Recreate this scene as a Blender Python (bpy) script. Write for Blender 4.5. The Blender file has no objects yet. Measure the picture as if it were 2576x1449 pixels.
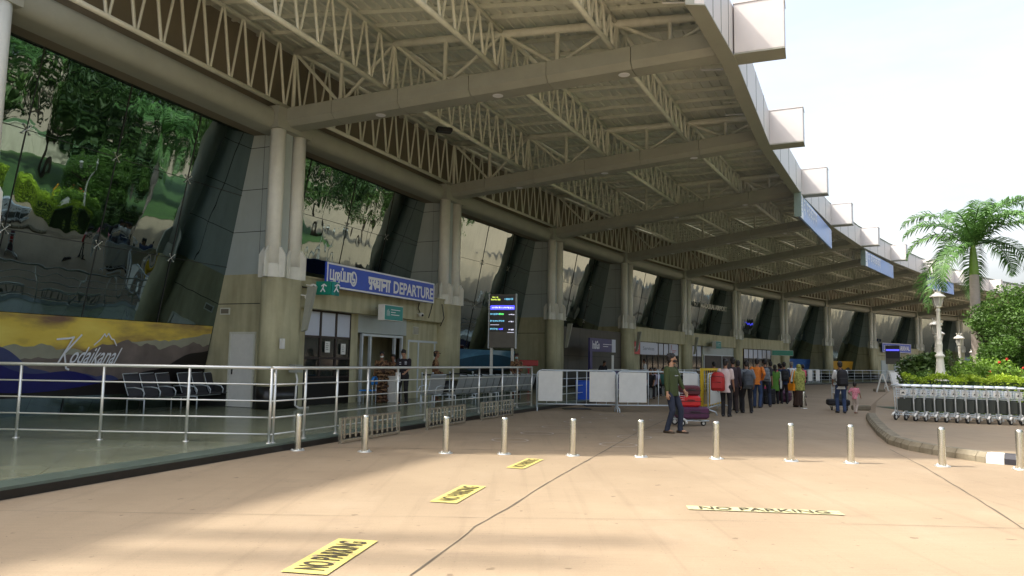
import bpy, math, random
from mathutils import Vector as V, Matrix
random.seed(7)
S = bpy.context.scene
COL = S.collection
pi = math.pi
R = math.radians
# ------------------------------------------------------------ camera
EYE = 1.55
TH = math.atan(184.5/1860.); PH = .0167
cf = V((0, math.cos(TH), math.sin(TH))); cr0 = V((1, 0, 0)); cu0 = V((0, -math.sin(TH), math.cos(TH)))
cr = cr0*math.cos(PH)+cu0*math.sin(PH); cu = cu0*math.cos(PH)-cr0*math.sin(PH)
cam = bpy.data.cameras.new('camera'); co = bpy.data.objects.new('camera', cam); COL.objects.link(co)
co.matrix_world = Matrix(((cr.x, cu.x, -cf.x, 0), (cr.y, cu.y, -cf.y, 0), (cr.z, cu.z, -cf.z, EYE), (0, 0, 0, 1)))
cam.sensor_width = 36; cam.lens = 36*1860/2576.; cam.clip_end = 3000; cam.clip_start = .05
S.camera = co
def ray(x, y): return cf+cr*((x-1288)/1860.)-cu*((y-724.5)/1860.)
def G(x, y, z=0.):
    d = ray(x, y); t = (z-EYE)/d.z
    return V((d.x*t, d.y*t, z))
# ------------------------------------------------------------ mesh helper
class MB:
    def __init__(s): s.v = []; s.f = []; s.m = []; s.sm = []
    def add(s, vs, fs, mi=0, smooth=False):
        b = len(s.v); s.v += [tuple(p) for p in vs]
        for f in fs: s.f.append([b+i for i in f]); s.m.append(mi); s.sm.append(smooth)
        return s
    def quad(s, *p, mi=0): return s.add(p, [range(len(p))], mi)
    def hexa(s, a, b, mi=0):   # a: bottom loop, b: top loop (same length)
        n = len(a)
        return s.add(list(a)+list(b), [list(range(n))[::-1], list(range(n, 2*n))]+[(i, (i+1) % n, n+(i+1) % n, n+i) for i in range(n)], mi)
    def box(s, c, d, rz=0, mi=0, M=None, bev=0):
        x, y, z = [k/2. for k in d]
        if bev:
            b = min(bev, x*.9, y*.9, z*.9)
            lo = [(-x+b, -y), (x-b, -y), (x, -y+b), (x, y-b), (x-b, y), (-x+b, y), (-x, y-b), (-x, -y+b)]
            def ring(k, zz): return [V((px*(1-k*b/x), py*(1-k*b/y), zz)) for px, py in lo]
            rings = [ring(1, -z), ring(0, -z+b), ring(0, z-b), ring(1, z)]
            vs = [p for r in rings for p in r]
            fs = [list(range(8))[::-1], list(range(24, 32))]+[(8*k+i, 8*k+(i+1) % 8, 8*k+8+(i+1) % 8, 8*k+8+i) for k in range(3) for i in range(8)]
        else:
            vs = [V(p) for p in ((-x, -y, -z), (x, -y, -z), (x, y, -z), (-x, y, -z), (-x, -y, z), (x, -y, z), (x, y, z), (-x, y, z))]
            fs = [(3, 2, 1, 0), (4, 5, 6, 7), (0, 1, 5, 4), (1, 2, 6, 5), (2, 3, 7, 6), (3, 0, 4, 7)]
        T = (M if M is not None else Matrix.Rotation(rz, 3, 'Z'))
        return s.add([V(c)+T @ p for p in vs], fs, mi)
    def tube(s, pts, r, n=8, mi=0, caps=True, flat=1.):
        pts = [V(p) for p in pts]; m = len(pts)
        rs = r if isinstance(r, (list, tuple)) else [r]*m
        vs = []; up = None
        for i, p in enumerate(pts):
            t = (pts[min(i+1, m-1)]-pts[max(i-1, 0)])
            t = t.normalized() if t.length > 1e-9 else V((0, 0, 1))
            if up is None:
                up = V((0, 0, 1)) if abs(t.z) < .9 else V((1, 0, 0))
            a = t.cross(up)
            if a.length < 1e-6: a = t.cross(V((0, 1, 0)))
            a.normalize(); b = a.cross(t); up = b
            for k in range(n):
                an = 2*pi*k/n
                vs.append(p+a*math.cos(an)*rs[i]+b*math.sin(an)*rs[i]*flat)
        fs = [(i*n+k, i*n+(k+1) % n, (i+1)*n+(k+1) % n, (i+1)*n+k) for i in range(m-1) for k in range(n)]
        s.add(vs, fs, mi, True)
        if caps:
            b = len(s.v)-len(vs)
            s.f.append([b+k for k in range(n)][::-1]); s.f.append([b+(m-1)*n+k for k in range(n)]); s.m += [mi, mi]; s.sm += [False, False]
        return s
    def bar(s, a, b, w, h, mi=0):
        a = V(a); b = V(b); t = (b-a).normalized(); up = V((0, 0, 1)) if abs(t.z) < .95 else V((1, 0, 0))
        x = t.cross(up).normalized()*(w/2.); y = x.cross(t).normalized()*(h/2.)
        return s.hexa([a-x-y, a+x-y, a+x+y, a-x+y], [b-x-y, b+x-y, b+x+y, b-x+y], mi)
    def lathe(s, c, prof, n=16, mi=0, smooth=True):
        c = V(c); vs = [c+V((r*math.cos(2*pi*k/n), r*math.sin(2*pi*k/n), z)) for r, z in prof for k in range(n)]
        fs = [(i*n+k, i*n+(k+1) % n, (i+1)*n+(k+1) % n, (i+1)*n+k) for i in range(len(prof)-1) for k in range(n)]
        return s.add(vs, fs, mi, smooth)
    def ell(s, c, r, n=10, m=7, mi=0, M=None):
        c = V(c); vs = []
        for i in range(m+1):
            ph = -pi/2+pi*i/m
            for k in range(n):
                p = V((r[0]*math.cos(ph)*math.cos(2*pi*k/n), r[1]*math.cos(ph)*math.sin(2*pi*k/n), r[2]*math.sin(ph)))
                vs.append(c+(M @ p if M is not None else p))
        return s.add(vs, [(i*n+k, i*n+(k+1) % n, (i+1)*n+(k+1) % n, (i+1)*n+k) for i in range(m) for k in range(n)], mi, True)
    def mesh(s, name, mats):
        me = bpy.data.meshes.new(name); me.from_pydata(s.v, [], s.f)
        for m in (mats if isinstance(mats, (list, tuple)) else [mats]): me.materials.append(m)
        me.polygons.foreach_set('material_index', s.m); me.polygons.foreach_set('use_smooth', s.sm)
        me.update(); return me
    def build(s, name, mats, parent=None, loc=None):
        return link(name, s.mesh(name, mats), parent, loc)
def link(name, data, parent=None, loc=None, rz=0):
    o = bpy.data.objects.new(name, data); COL.objects.link(o)
    if loc is not None: o.location = loc
    o.rotation_euler[2] = rz
    if parent is not None: o.parent = parent
    return o
def tag(o, label, cat, group=None):
    o['label'] = label; o['category'] = cat
    if group: o['group'] = group
    return o
def thing(name, label, cat, loc=(0, 0, 0), rz=0, group=None):
    return tag(link(name, None, None, loc, rz), label, cat, group)
def struct(o, kind='structure'): o['kind'] = kind; return o
def dup(o, loc, rz=None, label=None, parent=None):
    kids = [c for c in KIDS[o.name]] if o.name in KIDS else list(o.children)
    c = o.copy(); COL.objects.link(c); c.parent = parent
    if loc is not None: c.location = loc
    if rz is not None: c.rotation_euler[2] = rz
    if label: c['label'] = label
    for k in kids: dup(k, None, parent=c)
    return c
KIDS = {}
# ------------------------------------------------------------ materials
MATS = {}
def mat(name, c, rough=.6, metal=0., var=.12, scale=3., bump=0., bscale=40., spec=.5, stretch=None, c2=None, dirt=0.):
    if name in MATS: return MATS[name]
    m = bpy.data.materials.new(name); m.use_nodes = True; N = m.node_tree.nodes; L = m.node_tree.links
    b = N['Principled BSDF']; b.inputs['Roughness'].default_value = rough; b.inputs['Metallic'].default_value = metal
    b.inputs['Specular IOR Level'].default_value = spec
    tc = N.new('ShaderNodeTexCoord'); src = tc.outputs['Object']
    if stretch:
        mp = N.new('ShaderNodeMapping'); mp.inputs['Scale'].default_value = stretch; L.new(src, mp.inputs['Vector']); src = mp.outputs[0]
    if var > 0 or c2:
        n = N.new('ShaderNodeTexNoise'); n.inputs['Scale'].default_value = scale; n.inputs['Detail'].default_value = 6; n.inputs['Roughness'].default_value = .65
        L.new(src, n.inputs['Vector'])
        r = N.new('ShaderNodeValToRGB'); r.color_ramp.elements[0].position = .3; r.color_ramp.elements[1].position = .7
        a = [max(0, k*(1-var)) for k in c]; z = [min(1, k*(1+var*.6)) for k in (c2 or c)]
        r.color_ramp.elements[0].color = (*a, 1); r.color_ramp.elements[1].color = (*z, 1)
        L.new(n.outputs['Fac'], r.inputs['Fac']); out = r.outputs['Color']
        if dirt > 0:
            n2 = N.new('ShaderNodeTexNoise'); n2.inputs['Scale'].default_value = 1.1; n2.inputs['Detail'].default_value = 8
            mp2 = N.new('ShaderNodeMapping'); mp2.inputs['Scale'].default_value = (3, 3, .35); L.new(tc.outputs['Object'], mp2.inputs['Vector']); L.new(mp2.outputs[0], n2.inputs['Vector'])
            r2 = N.new('ShaderNodeValToRGB'); r2.color_ramp.elements[0].position = .45; r2.color_ramp.elements[1].position = .75
            r2.color_ramp.elements[0].color = (0, 0, 0, 1); r2.color_ramp.elements[1].color = (dirt, dirt, dirt, 1)
            L.new(n2.outputs['Fac'], r2.inputs['Fac'])
            mx = N.new('ShaderNodeMix'); mx.data_type = 'RGBA'; L.new(r2.outputs[0], mx.inputs[0]); L.new(out, mx.inputs[6])
            mx.inputs[7].default_value = (c[0]*.4, c[1]*.36, c[2]*.3, 1); out = mx.outputs[2]
        L.new(out, b.inputs['Base Color'])
        mr = N.new('ShaderNodeMapRange'); mr.inputs['To Min'].default_value = max(.03, rough*.8); mr.inputs['To Max'].default_value = min(1, rough*1.2)
        L.new(n.outputs['Fac'], mr.inputs['Value']); L.new(mr.outputs[0], b.inputs['Roughness'])
    else: b.inputs['Base Color'].default_value = (*c, 1)
    if bump > 0:
        n = N.new('ShaderNodeTexNoise'); n.inputs['Scale'].default_value = bscale; n.inputs['Detail'].default_value = 4; L.new(src, n.inputs['Vector'])
        bp = N.new('ShaderNodeBump'); bp.inputs['Strength'].default_value = bump; bp.inputs['Distance'].default_value = .02
        L.new(n.outputs['Fac'], bp.inputs['Height']); L.new(bp.outputs[0], b.inputs['Normal'])
    MATS[name] = m; return m
def emit(name, c, k=1.):
    if name in MATS: return MATS[name]
    m = bpy.data.materials.new(name); m.use_nodes = True; b = m.node_tree.nodes['Principled BSDF']
    b.inputs['Base Color'].default_value = (*[x*.3 for x in c], 1); b.inputs['Emission Color'].default_value = (*c, 1); b.inputs['Emission Strength'].default_value = k
    MATS[name] = m; return m
BEIGE = (.49, .465, .30)
m_beige = mat('beige_plaster', BEIGE, .75, var=.12, scale=2.2, bump=.15, bscale=60, dirt=.55)
m_cream = mat('cream_painted_steel', (.68, .69, .60), .5, var=.1, scale=4, dirt=.15)
m_clad = mat('brown_beam_cladding', (.32, .33, .285), .55, var=.1, scale=1.5)
m_brown = mat('brown_soffit', (.20, .175, .13), .7, var=.12, scale=1.3)
m_deck = mat('roof_sheet', (.62, .65, .58), .55, var=.1, scale=2)
m_purlin = mat('purlin_paint', (.62, .64, .56), .55, var=.1)
m_acp = mat('grey_composite_panel', (.42, .48, .48), .4, var=.07, scale=1.2, dirt=.12)
m_joint = mat('dark_joint', (.03, .032, .03), .8, var=0)
m_white = mat('white_fascia_panel', (.62, .59, .58), .45, var=.05, scale=1.5)
m_shaft = mat('ivory_column_paint', (.76, .77, .71), .45, var=.07, scale=5, dirt=.25)
m_steel = mat('stainless_steel', (.72, .72, .68), .38, .8, var=.05, scale=9)
m_chrome = mat('polished_steel', (.66, .64, .56), .26, .95, var=.06, scale=9)
m_trolley = mat('galvanised_steel', (.72, .78, .82), .38, .6, var=.1, scale=20)
m_whitep = mat('white_paint', (.74, .74, .70), .5, var=.06, scale=6)
m_lamp = mat('white_cast_iron', (.74, .72, .64), .45, var=.08, scale=7, dirt=.1)
m_black = mat('black_plastic', (.015, .015, .016), .45, var=.1)
m_blackst = mat('black_granite', (.012, .011, .01), .3, var=.2)
m_rubber = mat('rubber', (.02, .02, .02), .8, var=.1)
m_blue = mat('blue_sign_vinyl', (.03, .085, .56), .35, var=.08, scale=3)
m_signw = mat('sign_white', (.78, .80, .86), .4, var=.03)
m_green = mat('green_sign', (.0, .22, .15), .35, var=.06)
m_teal = mat('teal_sign', (.01, .26, .24), .35, var=.06)
m_winw = mat('frosted_white_pane', (.55, .6, .72), .3, var=.04)
m_darkfr = mat('dark_window_frame', (.035, .022, .018), .5, var=.1)
m_alu = mat('white_aluminium', (.58, .64, .68), .4, .2, var=.05)
m_yellow = mat('yellow_paint', (.78, .52, .01), .4, var=.08)
m_red = mat('red_sign', (.55, .05, .05), .4, var=.05)
m_skirt = m_blackst
# mirror glass
def glassmat():
    m = bpy.data.materials.new('mirror_glass'); m.use_nodes = True; N = m.node_tree.nodes; L = m.node_tree.links
    o = N['Material Output']; N.remove(N['Principled BSDF'])
    gl = N.new('ShaderNodeBsdfGlossy'); gl.inputs['Roughness'].default_value = .015; gl.inputs['Color'].default_value = (.19, .24, .205, 1)
    df = N.new('ShaderNodeBsdfDiffuse'); df.inputs['Color'].default_value = (.012, .018, .016, 1)
    mx = N.new('ShaderNodeMixShader'); mx.inputs[0].default_value = .86; L.new(df.outputs[0], mx.inputs[1]); L.new(gl.outputs[0], mx.inputs[2])
    lw = N.new('ShaderNodeLayerWeight'); lr = N.new('ShaderNodeValToRGB'); lr.color_ramp.elements[0].position = .32; lr.color_ramp.elements[1].position = .74
    lr.color_ramp.elements[0].color = (.22, .29, .30, 1); lr.color_ramp.elements[1].color = (.46, .52, .50, 1); L.new(lw.outputs['Facing'], lr.inputs[0]); L.new(lr.outputs[0], gl.inputs['Color'])
    tc = N.new('ShaderNodeTexCoord'); mp = N.new('ShaderNodeMapping'); mp.inputs['Scale'].default_value = (1, 1, .45); L.new(tc.outputs['Object'], mp.inputs[0])
    n = N.new('ShaderNodeTexNoise'); n.inputs['Scale'].default_value = 1.1; n.inputs['Detail'].default_value = 1.5; L.new(mp.outputs[0], n.inputs['Vector'])
    n2 = N.new('ShaderNodeTexNoise'); n2.inputs['Scale'].default_value = .8; n2.inputs['Detail'].default_value = 9; n2.inputs['Roughness'].default_value = .7
    mp2 = N.new('ShaderNodeMapping'); mp2.inputs['Scale'].default_value = (6, 6, .5); L.new(tc.outputs['Object'], mp2.inputs[0]); L.new(mp2.outputs[0], n2.inputs['Vector'])
    rp = N.new('ShaderNodeMapRange'); rp.inputs['From Min'].default_value = .45; rp.inputs['From Max'].default_value = .8; rp.inputs['To Min'].default_value = .9; rp.inputs['To Max'].default_value = .72
    L.new(n2.outputs['Fac'], rp.inputs['Value']); L.new(rp.outputs[0], mx.inputs[0])
    bp = N.new('ShaderNodeBump'); bp.inputs['Strength'].default_value = .20; bp.inputs['Distance'].default_value = .1
    L.new(n.outputs['Fac'], bp.inputs['Height']); L.new(bp.outputs[0], gl.inputs['Normal']); L.new(mx.outputs[0], o.inputs['Surface'])
    return m
m_glass = glassmat()
m_pane = mat('dark_window_glass', (.02, .025, .022), .08, var=.2, spec=.9)
# ------------------------------------------------------------ text
def text_mesh(txt, h, bold=0., w=None, ext=.0):
    c = bpy.data.curves.new('lettering', 'FONT'); c.body = txt; c.size = 1; c.offset = bold; c.extrude = ext; c.align_x = 'CENTER'; c.resolution_u = 4
    o = bpy.data.objects.new('lettering', c); COL.objects.link(o)
    dg = bpy.context.evaluated_depsgraph_get(); me = bpy.data.meshes.new_from_object(o.evaluated_get(dg)); bpy.data.objects.remove(o)
    xs = [v.co.x for v in me.vertices]; ys = [v.co.y for v in me.vertices]
    x0, x1, y0, y1 = min(xs), max(xs), min(ys), max(ys); sy = h/(y1-y0); sx = (w/(x1-x0)) if w else sy
    for v in me.vertices: v.co.x = (v.co.x-(x0+x1)/2)*sx; v.co.y = (v.co.y-(y0+y1)/2)*sy
    return me
def text_on(txt, c, xa, ya, h, m, parent, w=None, bold=0., off=.006):
    """lettering centred at c on a plane with unit axes xa, ya; coordinates in parent's space"""
    me = text_mesh(txt, h, bold, w); me.materials.append(m)
    xa = V(xa).normalized(); ya = V(ya).normalized(); n = xa.cross(ya)
    for v in me.vertices: p = V(c)+xa*v.co.x+ya*v.co.y+n*off; v.co = p
    me.name = 'lettering'
    return link('lettering', me, parent)
def strokes_on(sts, c, xa, ya, sc, wd, m, parent, off=.006, name='lettering'):
    """polylines (in letter units) drawn as flat ribbons"""
    b = MB(); xa = V(xa).normalized(); ya = V(ya).normalized(); n = xa.cross(ya)
    k = 0
    for st in sts:
        for (x0, y0), (x1, y1) in zip(st, st[1:]):
            a = V((x0, y0)); d = V((x1, y1))-a
            if d.length < 1e-6: continue
            e = d.normalized()*wd*.3/sc; q = V((-d.y, d.x)).normalized()*wd*.5/sc; k += 1
            ps = [a-e-q, a+d+e-q, a+d+e+q, a-e+q]
            b.quad(*[V(c)+(xa*p.x+ya*p.y)*sc+n*(off+.0004*(k % 5)) for p in ps])
    return b.build(name, m, parent)
def arc(cx, cy, r, a0, a1, n=8, ry=None):
    return [(cx+r*math.cos(R(a0+(a1-a0)*i/n)), cy+(ry or r)*math.sin(R(a0+(a1-a0)*i/n))) for i in range(n+1)]
# ------------------------------------------------------------ terminal geometry frame
CC = V((150.14, -43.72)); RAD = 169.5
TOPS = [(-63, -12), (737, 345), (1135, 515), (1387, 612), (1570, 668), (1722, 707), (1855, 735), (1975, 757), (2085, 774), (2196, 788), (2302, 801)]
ANG = []
for x, y in TOPS:
    p = G(x, y, 7.9); ANG.append(math.atan2(p.y-CC.y, p.x-CC.x))
while len(ANG) < 17: ANG.append(ANG[-1]-R(3.55))
ANG[9] = (ANG[8]+ANG[10])/2*.5+ANG[9]*.5
NK = len(ANG)
def rad(k): a = ANG[k]; return V((-math.cos(a), -math.sin(a)))
def P0(k): a = ANG[k]; return CC+V((math.cos(a), math.sin(a)))*RAD
TE = 12.3                                    # canopy depth from the column line
END = [P0(0), V((3.3, 13.15))]               # skewed gable end of the canopy over the first bay
def PT(k, t, s=0.):
    """plan point: column k, t metres towards the road, s metres along the wall"""
    if k == 0 and t > 0: p = END[0].lerp(END[1], t/TE)
    else: p = P0(k)+rad(k)*t
    if s:
        r = rad(k); p = p+V((-r.y, r.x))*s
    return p
def W(k, u, t, z):
    a = PT(k, t); b = PT(k+1, t) if k+1 < NK else None
    p = a.lerp(b, u); return V((p.x, p.y, z))
def bayaxis(k):
    d = (P0(k+1)-P0(k)).normalized(); return V((d.x, d.y, 0)), V((d.y, -d.x, 0))   # along, outward
def onbay(k, t, x, y):
    """where the view through photo point (x, y) meets the vertical plane of bay k at offset t"""
    al, ou = bayaxis(k); A = P0(k); q = V((A.x, A.y, EYE))+ou*t-V((0, 0, EYE)); d = ray(x, y)
    l = q.dot(ou)/d.dot(ou); p = V((0, 0, EYE))+d*l
    return (p-V((A.x, A.y, 0))).dot(al), p.z
def bp(k, s, t, z):
    al, ou = bayaxis(k); A = P0(k); return V((A.x, A.y, z))+al*s+ou*t
ZF = [8.2, 8.42, 8.88, 9.22, 9.40, 9.56, 9.7]
def zf(k): return ZF[min(k, 6)]
def zb(k, t): return 8.62+(zf(k)+.60-8.62)*t/TE       # top of the clad beams
def zr(k, t): return 10.55+(zf(k)+1.22-10.55)*t/TE    # underside of the roof sheet
def WZ(k, u, t, fn, dz=0.): return W(k, u, t, fn(k, t)*(1-u)+fn(k+1, t)*u+dz)
def zfa(k, t): return zf(k)
FL = .13
def tg(z, k=0): return -2.72+.200*(z-.13)+(.35 if k >= 5 else (.15 if k == 4 else 0))   # leaning glass plane
NB = NK-1
T = thing('terminal_building', 'long curved airport terminal with leaning mirror glass, ivory columns and deep steel canopy', 'airport terminal')
def fan3(k, pts): return [W(k, 0, t, z) for t, z in pts]
# roof sheet with ribs, per bay
for k in range(NB):
    b = MB(); n = 44 if k < 8 else 20; w = (TE+.55)/n; prof = []
    for i in range(n):
        t = -.55+i*w
        prof += [(t, 0), (t+w*.62, 0), (t+w*.68, .045), (t+w*.94, .045)]
    prof.append((TE, 0)); m = len(prof)
    vs = [WZ(k, u, t, zr, .12+h) for u in (0, 1) for t, h in prof]
    b.add(vs, [(i, i+1, m+i+1, m+i) for i in range(m-1)])
    vs = [WZ(k, u, t, zr, .26) for u in (0, 1) for t in (-.55, TE)]
    b.add(vs, [(0, 1, 3, 2)])
    b.build('roof_deck', m_deck, T)
    b = MB()
    for j in range(1, 9):                     # radial purlins under the sheet
        u = j/9.
        b.bar(WZ(k, u, -.5, zr, .07), WZ(k, u, TE, zr, .07), .07, .10)
    b.build('purlins', m_purlin, T)
# trusses along the building, four per bay
TT = [.1, 3.45, 6.7, 9.7]
for k in range(NB):
    for j, t in enumerate(TT):
        b = MB()
        a0, a1 = W(k, 0, t, 0), W(k, 1, t, 0); L = (a1-a0).length
        lo = lambda u: WZ(k, u, t, zb, .07)
        hi = lambda u: WZ(k, u, t, zr, -.06)
        sd = 8 if k < 4 else 5
        b.tube([lo(0), lo(.985)], .065, sd); b.tube([hi(0), hi(.985)], .06, sd)
        n = max(8, int(round(L/.76)))
        for i in range(n):
            u0 = (i+.5)/n
            b.tube([lo(u0-.04/n), hi((i+.04)/n)], .04, sd-2, caps=False); b.tube([lo(u0+.04/n), hi((i+.96)/n)], .033, sd-2, caps=False)
        b.build('roof_truss', m_cream, T)
# clad radial beams with the tubular top chord above, downlights
for k in range(NB):
    r = rad(k); tv = V((-r.y, r.x, 0)); hw = .40
    if k == 0: d = (END[1]-END[0]).normalized(); tv = V((-d.y, d.x, 0))
    def q(t, s, z): p = PT(k, t); return V((p.x, p.y, z))+tv*s
    b = MB(); n = 6
    for i in range(n):
        t0 = -.35+(TE+.3)*i/n+.008; t1 = -.35+(TE+.3)*(i+1)/n-.008
        def ring(t): return [q(t, -hw, zb(k, t)), q(t, -hw, zb(k, t)-.36), q(t, -hw*.62, zb(k, t)-.50), q(t, hw*.62, zb(k, t)-.50), q(t, hw, zb(k, t)-.36), q(t, hw, zb(k, t))]
        b.hexa(ring(t0), ring(t1))
    if k == 0:
        b = MB(); b.bar(q(-.3, 0, 8.3), q(.25, 0, 8.3), .7, .6)
    B = b.build('roof_beam', m_clad, T)
    b = MB(); sd = 8 if k < 5 else 5
    b.tube([q(.1, 0, zr(k, .1)-.1), q(TE, 0, zr(k, TE)-.1)], .11, sd)
    tt = [.1, 1.75, 3.45, 5.05, 6.7, 8.2, 9.7, 11., TE-.1]
    for i, t in enumerate(tt): b.tube([q(t, 0, zb(k, t)), q(t, 0, zr(k, t)-.1)], .06, sd, caps=False)
    for i in range(0, 8):
        a, c = (tt[i], tt[i+1])
        if i % 2 == 0: b.tube([q(a, 0, zr(k, a)-.1), q(c, 0, zb(k, c)+.02)], .05, sd, caps=False)
        else: b.tube([q(a, 0, zb(k, a)+.02), q(c, 0, zr(k, c)-.1)], .05, sd, caps=False)
    b.build('beam_truss', m_cream, B)
    if k and k < 8:
        for t in (3.1, 6.6, 9.9):
            p = q(t, 0, zb(k, t)-.503)
            lb = MB(); lb.lathe(p, [(.0, -.004), (.10, -.004), (.12, -.012), (.14, -.006), (.14, .0)], 14); lb.build('downlight', m_signw, B)
# fascia with projecting boxes
for k in range(NB):
    b = MB(); f = lambda u, t, dz: WZ(k, u, t, zfa, dz)
    def pl(u0, u1, ta, tb2, za, zb2, mi=0): b.hexa([f(u0, ta, za), f(u1, ta, za), f(u1, tb2, za), f(u0, tb2, za)], [f(u0, ta, zb2), f(u1, ta, zb2), f(u1, tb2, zb2), f(u0, tb2, zb2)], mi)
    pl(.002, .998, TE, TE+.17, .03, 1.2)
    for u in (.25, .5, .75): b.bar(f(u, TE+.172, .03), f(u, TE+.172, 1.2), .012, .008, 1)
    pl(0, 1, TE-.16, TE+.19, 0, .027, 2); pl(0, 1, TE-.16, TE-.004, .03, .4, 2)
    b.build('fascia', [m_white, m_joint, m_clad], T)
for k in range(1, NB):
    r = rad(k); rz = math.atan2(r.y, r.x); p = PT(k, TE+.175+.53); z = zf(k)
    b = MB(); b.box((p.x, p.y, z+.62), (1.06, .62, 1.14), rz, bev=.01); b.box((p.x, p.y, z+.03), (1.075, .635, .03), rz, 1)
    b.box((p.x, p.y, z+1.207), (1.09, .65, .03), rz, 0)
    b.build('fascia_box', [m_white, m_clad], T)
# ring beam, dark soffit, clerestory wall
for k in range(NB):
    b = MB(); prof = []
    for i in range(9):
        a = -pi/2+pi*i/8*1.0; prof.append((-.12+.20*math.cos(a), 8.27+.30*math.sin(a)))
    prof = [(-.62, 7.97)]+prof+[(-.62, 8.58)]
    n = len(prof); vs = [W(k, u, t, z) for u in (0, 1) for t, z in prof]
    b.add(vs, [(i, i+1, n+i+1, n+i) for i in range(n-1)], 0, True)
    b.build('ring_beam', m_clad, T)
    b = MB(); b.quad(W(k, 0, -.5, 7.99), W(k, 1, -.5, 7.99), W(k, 1, -1.6, 8.05), W(k, 0, -1.6, 8.05))
    b.quad(W(k, 0, -.56, 8.55), W(k, 1, -.56, 8.55), W(k, 1, -.56, 10.8), W(k, 0, -.56, 10.8))
    b.build('soffit', m_brown, T)
# glass, piers, columns
LOW = {1: 'b', 4: 'b', 5: 'b', 6: 'b', 9: 'b', 3: 'g'}
for k in range(NB):
    z0 = 3.92 if LOW.get(k) == 'b' else (3.45 if LOW.get(k) == 'g' else FL)
    b = MB(); zt = 8.35
    zz_ = [z0]+[z for z in (2.05, 4.15, 6.25) if z > z0+.2]+[zt]; rg = random.Random(k)
    for za, zc in zip(zz_, zz_[1:]):
        for u0, u1 in ((0, .25), (.25, .5), (.5, .75), (.75, 1)):
            j_ = lambda: rg.uniform(-.007, .007)
            b.quad(W(k, u0, tg(za, k)+j_(), za), W(k, u1, tg(za, k)+j_(), za), W(k, u1, tg(zc, k)+j_(), zc), W(k, u0, tg(zc, k)+j_(), zc))
    # joints
    if k < 6:
        for z in (2.05, 4.15, 6.25):
            if z > z0+.2: b.bar(W(k, 0, tg(z, k)+.012, z), W(k, 1, tg(z, k)+.012, z), .02, .012, 1)
        for u in (.25, .5, .75): b.bar(W(k, u, tg(z0, k)+.012, z0), W(k, u, tg(zt, k)+.012, zt), .012, .02, 1)
    g = b.build('glass_wall', [m_glass, m_joint], T)
    if k < 4:
        for z in (2.05, 4.15, 6.25):
            if z < z0+.2: continue
            for u in (.25, .5, .75):
                b = MB()
                for du in (-.009, .009):
                    for dz in (-.09, .09): b.ell(W(k, u+du, tg(z+dz, k)+.03, z+dz), (.02, .02, .02), 8, 5)
                b.bar(W(k, u-.01, tg(z-.09, k)+.02, z-.09), W(k, u+.01, tg(z+.09, k)+.02, z+.09), .012, .012); b.bar(W(k, u-.01, tg(z+.09, k)+.02, z+.09), W(k, u+.01, tg(z-.09, k)+.02, z-.09), .01, .01)
                b.build('glass_bracket', m_steel, g)
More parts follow.
